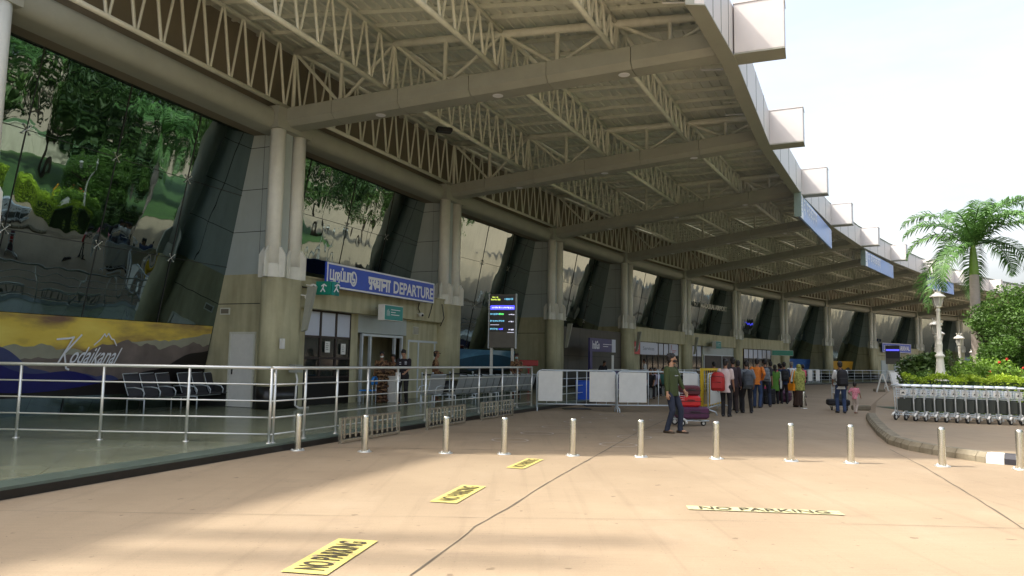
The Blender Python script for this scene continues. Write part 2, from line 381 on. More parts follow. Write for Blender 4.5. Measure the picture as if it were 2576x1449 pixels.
for k in range(NB):
    r = rad(k); tv = V((-r.y, r.x, 0)); rv = V((r.x, r.y, 0)); A = P0(k); A = V((A.x, A.y, 0))
    q = lambda t, s, z: A+rv*t+tv*s+V((0, 0, z))
    def slab(z0, z1, h, t1=.02, e=0): return ([q(tg(z0, k)-.3, -h, z0), q(t1, -h, z0), q(t1, h, z0), q(tg(z0, k)-.3, h, z0)], [q(tg(z1, k)-.3, -h, z1), q(t1, -h, z1), q(t1, h, z1), q(tg(z1, k)-.3, h, z1)])
    b = MB()
    b.hexa(*slab(.75, 3.06, .17)); b.hexa(*slab(3.085, 3.92, .17)); b.hexa(*slab(3.0, 3.1, .16), mi=2)
    b.hexa(*slab(3.92, 8.4, .16), mi=1)
    b.hexa(*slab(.13, .75, .185), mi=2)
    for z in (5.16, 6.4, 7.64): b.bar(q(tg(z, k), -.162, z), q(.0, -.162, z), .006, .018, 2)
    b.bar(q(-.72, -.162, 3.95), q(-.72, -.162, 8.2), .018, .006, 2)
    pw = b.build('pier_wall', [m_beige, m_acp, m_joint], T)
    # column
    b = MB(); n = 14; prof = []
    for i in range(n): a = pi/2+pi*i/(n-1); prof.append((.36*math.cos(a+pi/2), -.45+.36*math.sin(a+pi/2)))
    prof = [(.33*math.cos(-pi+pi*i/7.), -.33+.33*math.sin(-pi+pi*i/7.)) for i in range(8)]+[(.33*math.cos(pi*i/7.), .40+.33*math.sin(pi*i/7.)) for i in range(8)]
    b.hexa([q(t-.02, s, .75) for t, s in prof], [q(t-.02, s, 3.77) for t, s in prof])
    b.hexa([q(t*1.03-.02, s*1.02, .13) for t, s in prof], [q(t*1.03-.02, s*1.02, .75) for t, s in prof], 1)
    for i in range(len(b.sm)): b.sm[i] = len(b.f[i]) == 4
    c = b.build('column', [m_beige, m_skirt], T)
    for s in (-.45, .45):
        b = MB(); b.tube([q(0, s, 3.77), q(0, s, 8.02)], .215, 20)
        b.build('column_shaft', m_shaft, c)
        b = MB(); b.tube([q(0, s, 3.771), q(0, s, 4.15)], .245, 16, caps=False)
        for i in range(4):
            a = math.atan2(r.y, r.x)+pi/4*0+pi/2*i+.2; d = V((math.cos(a), math.sin(a), 0)); e = V((-d.y, d.x, 0))*.022; o = q(0, s, 0)
            pr = [(.2, 3.775), (.40, 3.775), (.40, 4.42), (.27, 4.62), (.2, 4.62)]
            b.hexa([o+d*x+V((0, 0, z))-e for x, z in pr], [o+d*x+V((0, 0, z))+e for x, z in pr])
        b.build('column_collar', m_shaft, c)
    b = MB(); M = Matrix.Rotation(math.atan2(r.y, r.x), 3, 'Z')
    b.box(q(-.1, 0, 8.3), (.66, 1.5, .62), M=M); b.build('beam_seat', m_clad, c)
    # downpipe bracket
    if k in (1, 3, 4, 5):
        b = MB(); b.hexa([q(.36, .48, 2.3), q(.36, .6, 2.3), q(.5, .6, 2.35), q(.5, .48, 2.35)], [q(.52, .48, 3.6), q(.52, .6, 3.6), q(.78, .6, 3.6), q(.78, .48, 3.6)])
        b.build('spout_cover', m_clad, T)
    if k == 1:
        # white service door in the return wall, louvre above
        t0, t1 = -1.55, -.73
        b = MB(); b.hexa([q(t0, -.2, .14), q(t1, -.2, .14), q(t1, -.165, .14), q(t0, -.165, .14)], [q(t0, -.2, 2.2), q(t1, -.2, 2.2), q(t1, -.165, 2.2), q(t0, -.165, 2.2)])
        d = b.build('door', m_whitep, T)
        b = MB()
        for ta, tb2, za, zb2 in ((t0-.06, t0-.005, .14, 2.26), (t1+.005, t1+.06, .14, 2.26), (t0-.003, t1+.003, 2.203, 2.26)):
            b.hexa([q(ta, -.215, za), q(tb2, -.215, za), q(tb2, -.172, za), q(ta, -.172, za)], [q(ta, -.215, zb2), q(tb2, -.215, zb2), q(tb2, -.172, zb2), q(ta, -.172, zb2)])
        b.build('door_frame', m_cream, d)
        b = MB(); b.bar(q(t0-.08, -.215, 1.24), q(t0+.3, -.215, 1.24), .03, .03); b.bar(q(t0+.1, -.215, 1.23), q(t0+.1, -.215, 1.05), .05, .03)
        b.build('bolt', m_black, d)
        b = MB(); b.box(q(-1.85, -.17, 2.86), (.36, .04, .2), M=M); b.box(q(-1.85, -.18, 2.86), (.28, .04, .13), M=M, mi=1); b.build('vent', [m_cream, m_brown], T)
# body behind everything, closing roof, plus the blank end block towards the camera
b = MB()
for k in range(NB):
    b.hexa([W(k, 0, -3.98, .1), W(k, 1, -3.98, .1), W(k, 1, -24, .1), W(k, 0, -24, .1)], [W(k, 0, -3.98, 10.4), W(k, 1, -3.98, 10.4), W(k, 1, -24, 10.4), W(k, 0, -24, 10.4)])
    b.quad(W(k, 0, -.57, 10.8), W(k, 1, -.57, 10.8), W(k, 1, -24, 10.9), W(k, 0, -24, 10.9))
b.build('rear_block', m_beige, T)
a = P0(0); d0 = (P0(1)-P0(0)).normalized(); r0 = rad(0)
e0 = a-d0*.25; e1 = a-d0*16
b = MB(); bk = V((-r0.x, -r0.y))*20
f3 = lambda p, z: V((p.x, p.y, z))
b.hexa([f3(e1, .1), f3(e0, .1), f3(e0+bk, .1), f3(e1+bk, .1)], [f3(e1, 10.95), f3(e0, 10.95), f3(e0+bk, 10.95), f3(e1+bk, 10.95)])
b.build('end_block', m_beige, T)

for y_, x0_, x1_ in ((6.65, -13.2, -8.95), (5.95, -13.4, -9.6)):  # bars added out of view to cast soft shadow bands on the forecourt
    b = MB(); b.box(((x0_+x1_)/2, y_, 12.6), (x1_-x0_, .27, .10)); b.box((x0_+.15, y_, 11.75), (.12, .2, 1.6)); b.build('shadow_bar', m_clad, T)
# ------------------------------------------------------------ ground
def groundmat():
    m = bpy.data.materials.new('road_concrete'); m.use_nodes = True; N = m.node_tree.nodes; L = m.node_tree.links
    b = N['Principled BSDF']; tc = N.new('ShaderNodeTexCoord')
    def noise(sc, det, st=(1, 1, 1), ro=.6):
        mp = N.new('ShaderNodeMapping'); mp.inputs['Scale'].default_value = st; L.new(tc.outputs['Object'], mp.inputs[0])
        n = N.new('ShaderNodeTexNoise'); n.inputs['Scale'].default_value = sc; n.inputs['Detail'].default_value = det; n.inputs['Roughness'].default_value = ro; L.new(mp.outputs[0], n.inputs['Vector']); return n.outputs['Fac']
    def ramp(f, a, c, p0=.3, p1=.7):
        r = N.new('ShaderNodeValToRGB'); r.color_ramp.elements[0].position = p0; r.color_ramp.elements[1].position = p1
        r.color_ramp.elements[0].color = (*a, 1); r.color_ramp.elements[1].color = (*c, 1); L.new(f, r.inputs[0]); return r.outputs[0]
    def mix(f, a, c, mode='MIX', fv=None):
        x = N.new('ShaderNodeMix'); x.data_type = 'RGBA'; x.blend_type = mode
        if f is not None: L.new(f, x.inputs[0])
        else: x.inputs[0].default_value = fv
        L.new(a, x.inputs[6]); L.new(c, x.inputs[7]); return x.outputs[2]
    base = ramp(noise(.35, 6), (.245, .182, .115), (.315, .240, .155))
    pale = ramp(noise(.9, 8, (1, .5, 1), .7), (0, 0, 0), (.5, .5, .5), .52, .78)
    lt = N.new('ShaderNodeRGB'); lt.outputs[0].default_value = (.36, .285, .20, 1)
    c = mix(pale, base, lt.outputs[0])
    st = ramp(noise(1.6, 9, (.5, 1.6, 1), .75), (0, 0, 0), (.55, .55, .55), .56, .8)
    dk = N.new('ShaderNodeRGB'); dk.outputs[0].default_value = (.165, .12, .085, 1)
    c = mix(st, c, dk.outputs[0])
    br = ramp(noise(14, 3, (.12, 3.5, 1)), (.93, .93, .93), (1.04, 1.04, 1.04))     # broom finish
    c = mix(None, c, br, 'MULTIPLY', 1.)
    tyre = ramp(noise(2.2, 5, (2.6, .07, 1), .6), (.80, .79, .78), (1, 1, 1), .34, .46)
    c = mix(None, c, tyre, 'MULTIPLY', .45)
    spot = ramp(noise(5.5, 2, (1, 1, 1), .5), (1, 1, 1), (.62, .60, .58), .70, .745)
    c = mix(None, c, spot, 'MULTIPLY', 1.)
    speck = ramp(noise(38, 1, (1, 1, 1), .5), (1, 1, 1), (.5, .47, .44), .745, .765)
    c = mix(None, c, speck, 'MULTIPLY', 1.)
    fine = ramp(noise(60, 3), (.92, .92, .92), (1.05, 1.05, 1.05))
    c = mix(None, c, fine, 'MULTIPLY', 1.)
    L.new(c, b.inputs['Base Color']); b.inputs['Roughness'].default_value = .8
    bm = N.new('ShaderNodeBump'); bm.inputs['Strength'].default_value = .25; bm.inputs['Distance'].default_value = .01
    L.new(noise(45, 6), bm.inputs['Height']); L.new(bm.outputs[0], b.inputs['Normal'])
    return m
m_road = groundmat()
b = MB(); b.quad(V((-1500, -1500, 0)), V((1500, -1500, 0)), V((1500, 1500, 0)), V((-1500, 1500, 0)))
struct(b.build('ground', m_road))
# platform along the building, polished tiles
def tilemat():
    m = mat('platform_tiles', (.25, .265, .18), .22, var=.16, scale=.7, bump=.02, bscale=3, stretch=None)
    N = m.node_tree.nodes; L = m.node_tree.links; b = N['Principled BSDF']
    src = b.inputs['Base Color'].links[0].from_socket
    br = N.new('ShaderNodeTexBrick'); br.inputs['Scale'].default_value = 1.; br.inputs['Mortar Size'].default_value = .006; br.inputs['Brick Width'].default_value = .6; br.inputs['Row Height'].default_value = .6; br.offset = 0
    tc = N.new('ShaderNodeTexCoord'); mp = N.new('ShaderNodeMapping'); mp.inputs['Rotation'].default_value = (0, 0, R(-22)); L.new(tc.outputs['Object'], mp.inputs[0]); L.new(mp.outputs[0], br.inputs['Vector'])
    br.inputs['Color1'].default_value = (1, 1, 1, 1); br.inputs['Color2'].default_value = (.86, .88, .84, 1); br.inputs['Mortar'].default_value = (.45, .45, .4, 1)
    x = N.new('ShaderNodeMix'); x.data_type = 'RGBA'; x.blend_type = 'MULTIPLY'; x.inputs[0].default_value = 1; L.new(src, x.inputs[6]); L.new(br.outputs[0], x.inputs[7]); L.new(x.outputs[2], b.inputs['Base Color'])
    return m
m_tile = tilemat()
m_nose = mat('dark_green_granite', (.10, .135, .11), .35, var=.2, scale=4)
PE = 5.62
def arcp(a, t, z): p = CC+V((math.cos(a), math.sin(a)))*(RAD-t); return V((p.x, p.y, z))
aS = ANG[0]+R(6); aE = ANG[-1]-R(2); NS = 60
AS = [aS+(aE-aS)*i/NS for i in range(NS+1)]
b = MB()
for a0, a1 in zip(AS, AS[1:]):
    b.quad(arcp(a0, -4.2, FL), arcp(a1, -4.2, FL), arcp(a1, PE-.42, FL), arcp(a0, PE-.42, FL))
struct(b.build('platform_floor', m_tile))
b = MB()
for a0, a1 in zip(AS, AS[1:]):
    b.hexa([arcp(a0, PE-.42, .02), arcp(a1, PE-.42, .02), arcp(a1, PE, .02), arcp(a0, PE, .02)], [arcp(a0, PE-.42, FL+.003), arcp(a1, PE-.42, FL+.003), arcp(a1, PE, FL+.003), arcp(a0, PE, FL+.003)])
    b.quad(arcp(a0, PE+.003, .0), arcp(a1, PE+.003, .0), arcp(a1, PE+.003, FL-.03), arcp(a0, PE+.003, FL-.03), mi=1)
struct(b.build('platform_step', [m_nose, m_blackst]))
# ------------------------------------------------------------ joints, markings, kerb
m_crack = mat('joint_bitumen', (.10, .08, .055), .9, var=.3, scale=8)
def strip(pts, w, z, m, name, jitter=0.):
    b = MB(); ps = []
    for i, p in enumerate(pts[:-1]):
        n = max(1, int((pts[i+1]-p).length/.25)) if jitter else 1
        for j in range(n): ps.append(p.lerp(pts[i+1], j/n))
    ps.append(pts[-1])
    L, Rr = [], []
    for i, p in enumerate(ps):
        d = (ps[min(i+1, len(ps)-1)]-ps[max(i-1, 0)]).normalized(); q = V((-d.y, d.x, 0)); ww = w*(.55+random.random()*.9) if jitter else w
        o = q*(random.random()-.5)*jitter
        L.append(V((p.x, p.y, z))+q*ww/2+o); Rr.append(V((p.x, p.y, z))-q*ww/2+o)
    for i in range(len(ps)-1): b.quad(L[i], Rr[i], Rr[i+1], L[i+1])
    return b.build(name, m)
for pts in ([(1030, 1449), (1155, 1359), (1195, 1325), (1274, 1281), (1375, 1216), (1432, 1184), (1534, 1127), (1600, 1090), (1675, 1056)],
            [(2240, 1131), (2330, 1178), (2452, 1252), (2640, 1372)]):
    struct(strip([G(*p) for p in pts], .019, .004, m_crack, 'road_joint', .012))
for pts, w in (([(700, 1122), (838, 1126), (1120, 1130), (1300, 1133)], .022), ([(1340, 1133.5), (1500, 1136), (1900, 1143), (2200, 1150)], .012), ([(1100, 1087), (1300, 1090), (1480, 1091.5), (1600, 1095), (2130, 1107)], .02), ([(1150, 1071), (1400, 1074), (1640, 1078)], .02),
               ([(0, 1285), (700, 1296), (1300, 1304), (1800, 1310), (2576, 1330)], .006)):
    struct(strip([G(*p) for p in pts], w, .0045, m_crack, 'road_joint', .01))
m_ring = mat('queue_ring_paint', (.40, .34, .28), .7, var=.3, scale=9)
rings = [(1283, 1108), (1351, 1090.5), (1401, 1075), (1453, 1062), (1495, 1051.6), (1538, 1044), (1555.7, 1119.4), (1596, 1100), (1632, 1083.5), (1650, 1070), (1667, 1058)]
for i, p in enumerate(rings):
    c = G(*p); b = MB()
    for k in range(40):
        a0, a1 = 2*pi*k/40, 2*pi*(k+1)/40
        b.quad(*[V((c.x+r*math.cos(a), c.y+r*math.sin(a), .008)) for r, a in ((.33, a0), (.37, a0), (.37, a1), (.33, a1))])
    o = b.build('queue_circle', m_ring); o['label'] = 'faded pale queue circle on the road, ' + ['first of the left row from the bollards', 'second of the left row from the bollards', 'third of the left row from the bollards', 'fourth of the left row from the bollards', 'fifth of the left row from the bollards', 'farthest of the left row, by the barriers', 'nearest of the right row', 'second of the right row from the bollards', 'third of the right row from the bollards', 'fourth of the right row', 'farthest of the right row'][i]
    o['category'] = 'road marking'; o['group'] = 'queue circles painted on the road'
def wornmat(n, c, p0):
    m = mat(n, (.27, .20, .13), .7, var=.02, scale=11, c2=c); r = [x for x in m.node_tree.nodes if x.type == 'VALTORGB'][0]
    r.color_ramp.elements[1].color = (*c, 1); r.color_ramp.elements[0].position = p0; r.color_ramp.elements[1].position = p0+.06; return m
m_ymark = wornmat('worn_yellow_marking', (.52, .44, .13), .34)
m_ymark2 = wornmat('worn_pale_marking', (.46, .43, .24), .36)
m_mtext = wornmat('worn_marking_lettering', (.045, .035, .018), .30)
def marking(A, B, C, lab, mm, bold):
    A, B, C = G(*A), G(*B), G(*C)   # lower-left, lower-right (reading direction), upper-left
    xa = (B-A); ya = (C-A); w = xa.length; xa.normalize(); ya = (ya-xa*ya.dot(xa)); h = ya.length; ya.normalize()
    b = MB(); z = V((0, 0, .009)); b.quad(A+z, A+z+xa*w, A+z+xa*w+ya*h, A+z+ya*h)
    o = b.build('no_parking_marking', mm); tag(o, lab, 'road marking', 'no parking markings on the forecourt')
    text_on('NO PARKING', A+xa*w*.5+ya*h*.5+z, xa, ya, h*(.68 if w < 1.6 else .74), m_mtext, o, w=w*.84, bold=bold*.6, off=.004)
marking((822, 1449), (951, 1363), (691, 1449), 'yellow no parking strip nearest the camera, lower left, with crisp black letters', m_ymark, .03)
marking((1148, 1268), (1223, 1225), (1071.5, 1268), 'yellow no parking strip in the middle of the slanting row of three', m_ymark, .02)
marking((1318, 1180.5), (1368, 1156.7), (1266, 1180.5), 'small yellow no parking strip farthest away, just before the bollards', m_ymark, .02)
marking((1732, 1283), (2126, 1297.5), (1730, 1273.7), 'faded pale no parking strip lying crosswise alone on the right', m_ymark2, .02)
for p, w_ in (((1450, 1029), 1), ((1503, 1022), 1)):
    c = G(*p); b = MB(); b.box((c.x, c.y, .012), (.9, .55, .016), .1)
    tag(b.build('floor_mat', m_black), 'black rubber mat on the road before the white barriers, %s of the two' % ('nearer' if p[0] < 1480 else 'farther'), 'mat', 'mats before the barriers')
# island: kerb and paving
m_kerb = mat('weathered_kerb_concrete', (.23, .20, .14), .85, var=.3, scale=3, bump=.3, bscale=30, dirt=.6)
m_kwh = mat('kerb_white_paint', (.78, .78, .72), .6, var=.08, scale=6, dirt=.2)
m_kbk = mat('kerb_black_paint', (.022, .022, .03), .45, var=.25)
kp = [(2178, 1052), (2184, 1066), (2204, 1092), (2233, 1117), (2285, 1133), (2345, 1144), (2403, 1153), (2455, 1161), (2480, 1165), (2527, 1169), (2576, 1173), (2625, 1178), (2680, 1184)]
kg = [G(*p) for p in kp]
KH = .17
b = MB(); inner = []; no = []
for i, p in enumerate(kg):
    d = (kg[min(i+1, len(kg)-1)]-kg[max(i-1, 0)]).normalized(); no.append(V((-d.y, d.x, 0)))
def kpt(i, f, off, z): p = kg[i].lerp(kg[i+1], f); n = no[i].lerp(no[i+1], f); return V((p.x, p.y, z))+n*off
seg = []
tot = 0
for i in range(len(kg)-1):
    n = max(1, round((kg[i+1]-kg[i]).length/.42)) if i not in (8, 9, 10) else 1
    for j in range(n): seg.append((i, j/n+.012, (j+1)/n-.012))
K = thing('island_kerb', 'raised kerb of weathered concrete blocks round the traffic island, one painted white and one black', 'kerb', (kg[0].x, kg[0].y, 0)); off0 = V((kg[0].x, kg[0].y, 0))
for i, f0, f1 in seg:
    b = MB(); pr = [(.0, -.02), (.0, KH*.55), (.06, KH), (.22, KH), (.27, KH-.02), (.27, -.02)]
    b.hexa([kpt(i, f0, o, z)-off0 for o, z in pr], [kpt(i, f1, o, z)-off0 for o, z in pr])
    painted = i in (8, 10); blk = i in (9, 11)
    o = b.build('kerb_block', m_kwh if painted else (m_kbk if blk else m_kerb), K)
    if painted: o['label'] = 'kerb block painted white'
    if blk: o['label'] = 'kerb block painted black'
m_isl = mat('island_paving', (.27, .21, .14), .85, var=.12, scale=1.2, bump=.1, bscale=40, dirt=.2)
inn = [kpt(i, 0, .27, KH-.02) for i in range(len(kg)-1)]+[kpt(len(kg)-2, 1, .27, KH-.02)]
far = [G(2205, 1012, KH-.02), G(2235, 985, KH-.02), G(2262, 968, KH-.02), G(2300, 952, KH-.02)]
b = MB(); c0 = G(2576, 1100, KH-.02)
loop = inn+[V((60, 6, KH-.02)), V((60, 90, KH-.02)), V((46, 70, KH-.02))]+far[::-1]
b.add(loop, [list(range(len(loop)))]); b.quad(V((0, 0, 0)), V((0, 0, 0)), V((0, 0, 0)))
struct(b.build('island_pavement', m_isl))
b = MB()                                   # ramped edge on the far side of the island
fp = [inn[0]]+far
for p, q in zip(fp, fp[1:]):
    b.quad(p, q, q+V((-.25, 0, -KH+.02+.003)), p+V((-.25, 0, -KH+.02+.003)))
struct(b.build('island_ramp', m_isl))
for i, (x, y, w_) in enumerate(((2166, 1032, .6), (2212, 985, .7))):
    c = G(x, y); b = MB(); b.box((c.x, c.y, .09), (w_, .3, .18), .1, bev=.03)
    tag(b.build('loose_kerb_stone', m_kerb), ['loose grey kerb stone beside the child in pink', 'loose grey kerb stone before the white trestles'][i], 'kerb stone')
# ------------------------------------------------------------ bollards
def bollard(loc, lab, h=.62):
    t = thing('bollard', lab, 'bollard', loc, 0, 'steel bollards across the forecourt')
    b = MB(); b.lathe((0, 0, 0), [(.055, .008), (.055, h-.05), (.052, h-.025), (.042, h-.01), (.022, h-.001), (0, h)], 18); b.build('post', m_chrome, t)
    b = MB(); b.lathe((0, 0, 0), [(.0, .012), (.115, .012), (.12, .006), (.12, .0)], 18)
    for k in range(4): b.lathe((.088*math.cos(k*pi/2+.5), .088*math.sin(k*pi/2+.5), .01), [(.012, 0), (.012, .02), (0, .022)], 6)
    b.build('base_plate', m_steel, t)
    return t
bxy = [(748, 1133), (917, 1136.5), (1121, 1140), (1268, 1142.5), (1441, 1146), (1612, 1149.5), (1802, 1154), (1990, 1160), (2141, 1165), (2371, 1173), (2568, 1181)]
bl = ['leftmost steel bollard, hard against the platform step', 'second steel bollard from the left, before the first steel rack', 'third steel bollard from the left', 'fourth steel bollard from the left, above the small yellow marking', 'steel bollard in the gap left of the road joint', 'steel bollard left of the man in the green jumper', 'steel bollard just right of the loaded luggage trolley', 'steel bollard in front of the woman in the olive shawl', 'steel bollard in front of the man with child and trolley', 'steel bollard in front of the weathered kerb', 'rightmost steel bollard, beside the black kerb block']
B0 = bollard(G(*bxy[0]), bl[0])
for p, l in zip(bxy[1:], bl[1:]): 
    o = dup(B0, G(*p), random.random()*6, l)
bollard(G(2022.5, 1027.5), 'small far steel bollard beside the woman in the olive shawl')
# ------------------------------------------------------------ railings
def railing(pts, lab, z0=FL, h=1.12, nr=5, r=.024, group=None, cat='railing', m=None, flange=True, zt=None, posts_every=1):
    o = V((pts[0].x, pts[0].y, z0)); t = thing('steel_railing', lab, cat, o); m = m or m_steel
    P = [V((p.x, p.y, z0))-o for p in pts]
    b = MB(); b.tube([p+V((0, 0, h)) for p in P], r*1.25, 10); b.build('handrail', m, t)
    for j in range(1, nr):
        b = MB(); zz = h*(1-j*.222 if nr == 5 else 1-j/nr); b.tube([p+V((0, 0, zz)) for p in P], r*.62, 6); b.build('rail', m, t)
    for i, p in enumerate(P):
        if i % posts_every: continue
        b = MB(); b.tube([p, p+V((0, 0, h-.01))], r, 10)
        if flange: b.lathe(p, [(0, .012), (.05, .012), (.055, 0)], 12)
        b.build('railing_post', m, t)
    return t
pz = [G(x, y, FL) for x, y in ((-190, 1098), (40, 1101), (250, 1106), (467, 1110), (685, 1114))]
r2 = [arcp(a, PE-.5, FL) for a in AS]
# second run follows the platform edge
edge = []
a_ = math.atan2(pz[-1].y-CC.y, pz[-1].x-CC.x)
tlast = RAD-(pz[-1].xy-CC).length
for x in (685, 771, 850, 927, 1002, 1072, 1140, 1206, 1264, 1302, 1338):
    d = ray(x, 921); s_ = 8.; 
    for it in range(60):
        p = V((d.x, d.y))/V((d.x, d.y)).length*s_; tt_ = RAD-(p-CC).length
        s_ += (tt_-min(tlast+.0, 5.4))*(-.9)/1. if False else 0
        break
    # march along the view ray to the arc
    e = V((d.x, d.y)).normalized(); tgt = RAD-tlast; lo_, hi_ = 5., 60.
    f_ = lambda s: (e*s-CC).length-tgt
    s_ = 5.; 
    while f_(s_) < 0 and s_ < 60: s_ += .02
    edge.append(V(((e*s_).x, (e*s_).y, FL)))
HR = (EYE-FL)-.14
railing(pz, 'steel railing with five rails crossing the near platform in front of the black seats', h=1.24)
railing(edge, 'steel railing with five rails running along the platform edge behind the steel racks', h=1.24)
fr = [arcp(ANG[2]+R(1.2)-R(.37)*i, PE-.35, FL) for i in range(2, 66)]
fr = [p for p in fr if p.x > 1.2]
railing(fr, 'long pale railing curving far along the platform edge behind the barriers', h=1.1, nr=4, r=.022, m=m_alu, flange=False, posts_every=2)
# ------------------------------------------------------------ steel racks at the step
def rack(c, rz, lab, n=11, L=1.3):
    t = thing('steel_rack', lab, 'rack', c, rz, 'steel racks standing against the platform step')
    b = MB()
    b.bar((-L/2, 0, .45), (L/2, 0, .45), .05, .04); b.bar((-L/2, 0, .05), (L/2, 0, .05), .05, .04); b.bar((-L/2, 0, .16), (L/2, 0, .16), .02, .02)
    for x in (-L/2, 0, L/2): b.bar((x, 0, 0), (x, 0, .47), .05, .05)
    b.build('frame', m_chrome, t)
    for i in range(n):
        x = -L/2+L*(i+.5)/n; b = MB(); b.box((x, -.02, .27), (.055, .015, .36), mi=0, bev=.004); b.build('slat', m_chrome, t)
    return t
ra = G(838, 1116); rb = G(990, 1091)
rk = rack((ra+rb)/2+V((.12, -.05, 0)), math.atan2((rb-ra).y, (rb-ra).x), 'low polished steel rack nearest the camera against the platform step', L=(rb-ra).length*.97)
ra = G(1048, 1083); rb = G(1166, 1062)
c = (ra+rb)/2+V((.12, -.05, 0)); dup(rk, c, math.atan2((rb-ra).y, (rb-ra).x), 'low polished steel rack in the middle of the three at the step')
ra = G(1192, 1058); rb = G(1284, 1044)
c = (ra+rb)/2+V((.12, -.05, 0)); dup(rk, c, math.atan2((rb-ra).y, (rb-ra).x), 'low polished steel rack farthest from the camera against the platform step')
# ------------------------------------------------------------ barriers
def rrect(w, h, r, z0=0, n=5):
    pts = [(-w/2, z0), (-w/2, z0+h-r)]+[(-w/2+r-r*math.cos(a), z0+h-r+r*math.sin(a)) for a in [pi/2*i/n for i in range(1, n+1)]]
    pts += [(w/2-r+r*math.sin(a), z0+h-r+r*math.cos(a)) for a in [pi/2*i/n for i in range(0, n+1)]]+[(w/2, z0)]
    return pts
def barrier(c, rz, w, h, lab, panels, group=None, bars=8, m=None, name='crowd_barrier'):
    m = m or m_alu; t = thing(name, lab, 'barrier', c, rz, group)
    b = MB(); b.tube([(x, 0, z) for x, z in rrect(w, h, .16, .12)], .024, 8); b.tube([(-w/2, 0, .22), (w/2, 0, .22)], .022, 8); b.build('frame', m, t)
    for i in range(bars):
        x = -w/2+w*(i+1)/(bars+1); b = MB(); b.tube([(x, 0, .22), (x, 0, h+.1)], .014, 6); b.build('bar', m, t)
    for s in (-1, 1):
        b = MB(); x = s*w/2; b.tube([(x, -.26, 0), (x, -.22, .10), (x, 0, .17), (x, .22, .10), (x, .26, 0)], .022, 6); b.build('foot', m, t)
    for x0, x1 in panels:
        b = MB(); b.box(((x0+x1)/2*w, -.035, (h+.3)/2+.05), ((x1-x0)*w, .012, h-.22), bev=.005); b.build('panel', m_whitep, t)
    return t
a, c = G(1350, 1033), G(1550, 1036); w = (c-a).length
barrier((a+c)/2, math.atan2((c-a).y, (c-a).x), w, 1.17, 'white crowd barrier on the left with two blank panels and blue bins behind', [(-.485, -.18), (.16, .485)], 'wide white crowd barriers', 7)
a, c = G(1553, 1037), G(1758, 1038); w2 = (c-a).length
barrier((a+c)/2, math.atan2((c-a).y, (c-a).x), w2, 1.17, 'white crowd barrier partly hidden by the man in the green jumper', [(-.485, -.15), (.30, .485)], 'wide white crowd barriers', 7)
# yellow frame gate and small barrier
a, c = G(1766, 1030), G(1812, 1020)
t = thing('yellow_frame_gate', 'tall yellow painted steel frame behind the loaded luggage trolley', 'gate frame', (a+c)/2, math.atan2((c-a).y, (c-a).x)); L = (c-a).length
b = MB(); H_ = 1.42
for x in (-L/2, L/2): b.bar((x, 0, 0), (x, 0, H_), .09, .09)
b.bar((-L/2, 0, H_-.04), (L/2, 0, H_-.04), .085, .08); b.bar((-L/2, 0, .12), (L/2, 0, .12), .06, .06)
b.build('frame', m_yellow, t)
for k in range(9): b = MB(); x = -L/2+L*(k+1)/10; b.tube([(x, 0, .14), (x, 0, H_-.06)], .012, 6); b.build('bar', m_yellow, t)
a, c = G(1782, 1044), G(1822, 1030)
barrier((a+c)/2, math.atan2((c-a).y, (c-a).x), (c-a).length, 1.15, 'small grey crowd barrier in front of the yellow frame', [(-.45, .45)], None, 5)
a, c = G(2032, 968), G(2062, 967)
barrier((a+c)/2, math.atan2((c-a).y, (c-a).x), (c-a).length, 1.15, 'small far crowd barrier with two narrow white panels right of the queue', [(-.49, -.15), (.15, .49)], None, 3)
# trestles
def trestle(c, rz, w, h, lab, panel=False):
    t = thing('trestle', lab, 'trestle', c, rz, 'white A-frame trestles by the hedge')
    for y in (-1, 1):
        b = MB()
        for x in (-w/2, w/2): b.bar((x, y*.35, 0), (x, y*.03, h), .05, .05)
        b.bar((-w/2, y*.31, .12*h), (w/2, y*.31, .12*h), .04, .05); b.bar((-w/2, y*.19, .5*h), (w/2, y*.19, .5*h), .04, .05); b.bar((-w/2, y*.03, h-.03), (w/2, y*.03, h-.03), .05, .05)
        b.build('leg_frame', m_whitep, t)
    if panel: b = MB(); b.hexa([V((-w*.42, -.3, .2)), V((w*.42, -.3, .2)), V((w*.42, -.28, .2)), V((-w*.42, -.28, .2))], [V((-w*.42, -.06, h-.08)), V((w*.42, -.06, h-.08)), V((w*.42, -.04, h-.08)), V((-w*.42, -.04, h-.08))]); b.build('panel', m_whitep, t)
    return t
trestle(G(2221, 987), 1.15, .8, 1.15, 'white A-frame trestle, leftmost and nearest, open without a panel')
trestle(G(2252, 978), .5, 1.5, 1.3, 'white A-frame trestle with grey panel, second from the left', True)
trestle(G(2272, 975), .35, 1.3, 1.3, 'white A-frame trestle half hidden by the hedge, on the right', True)
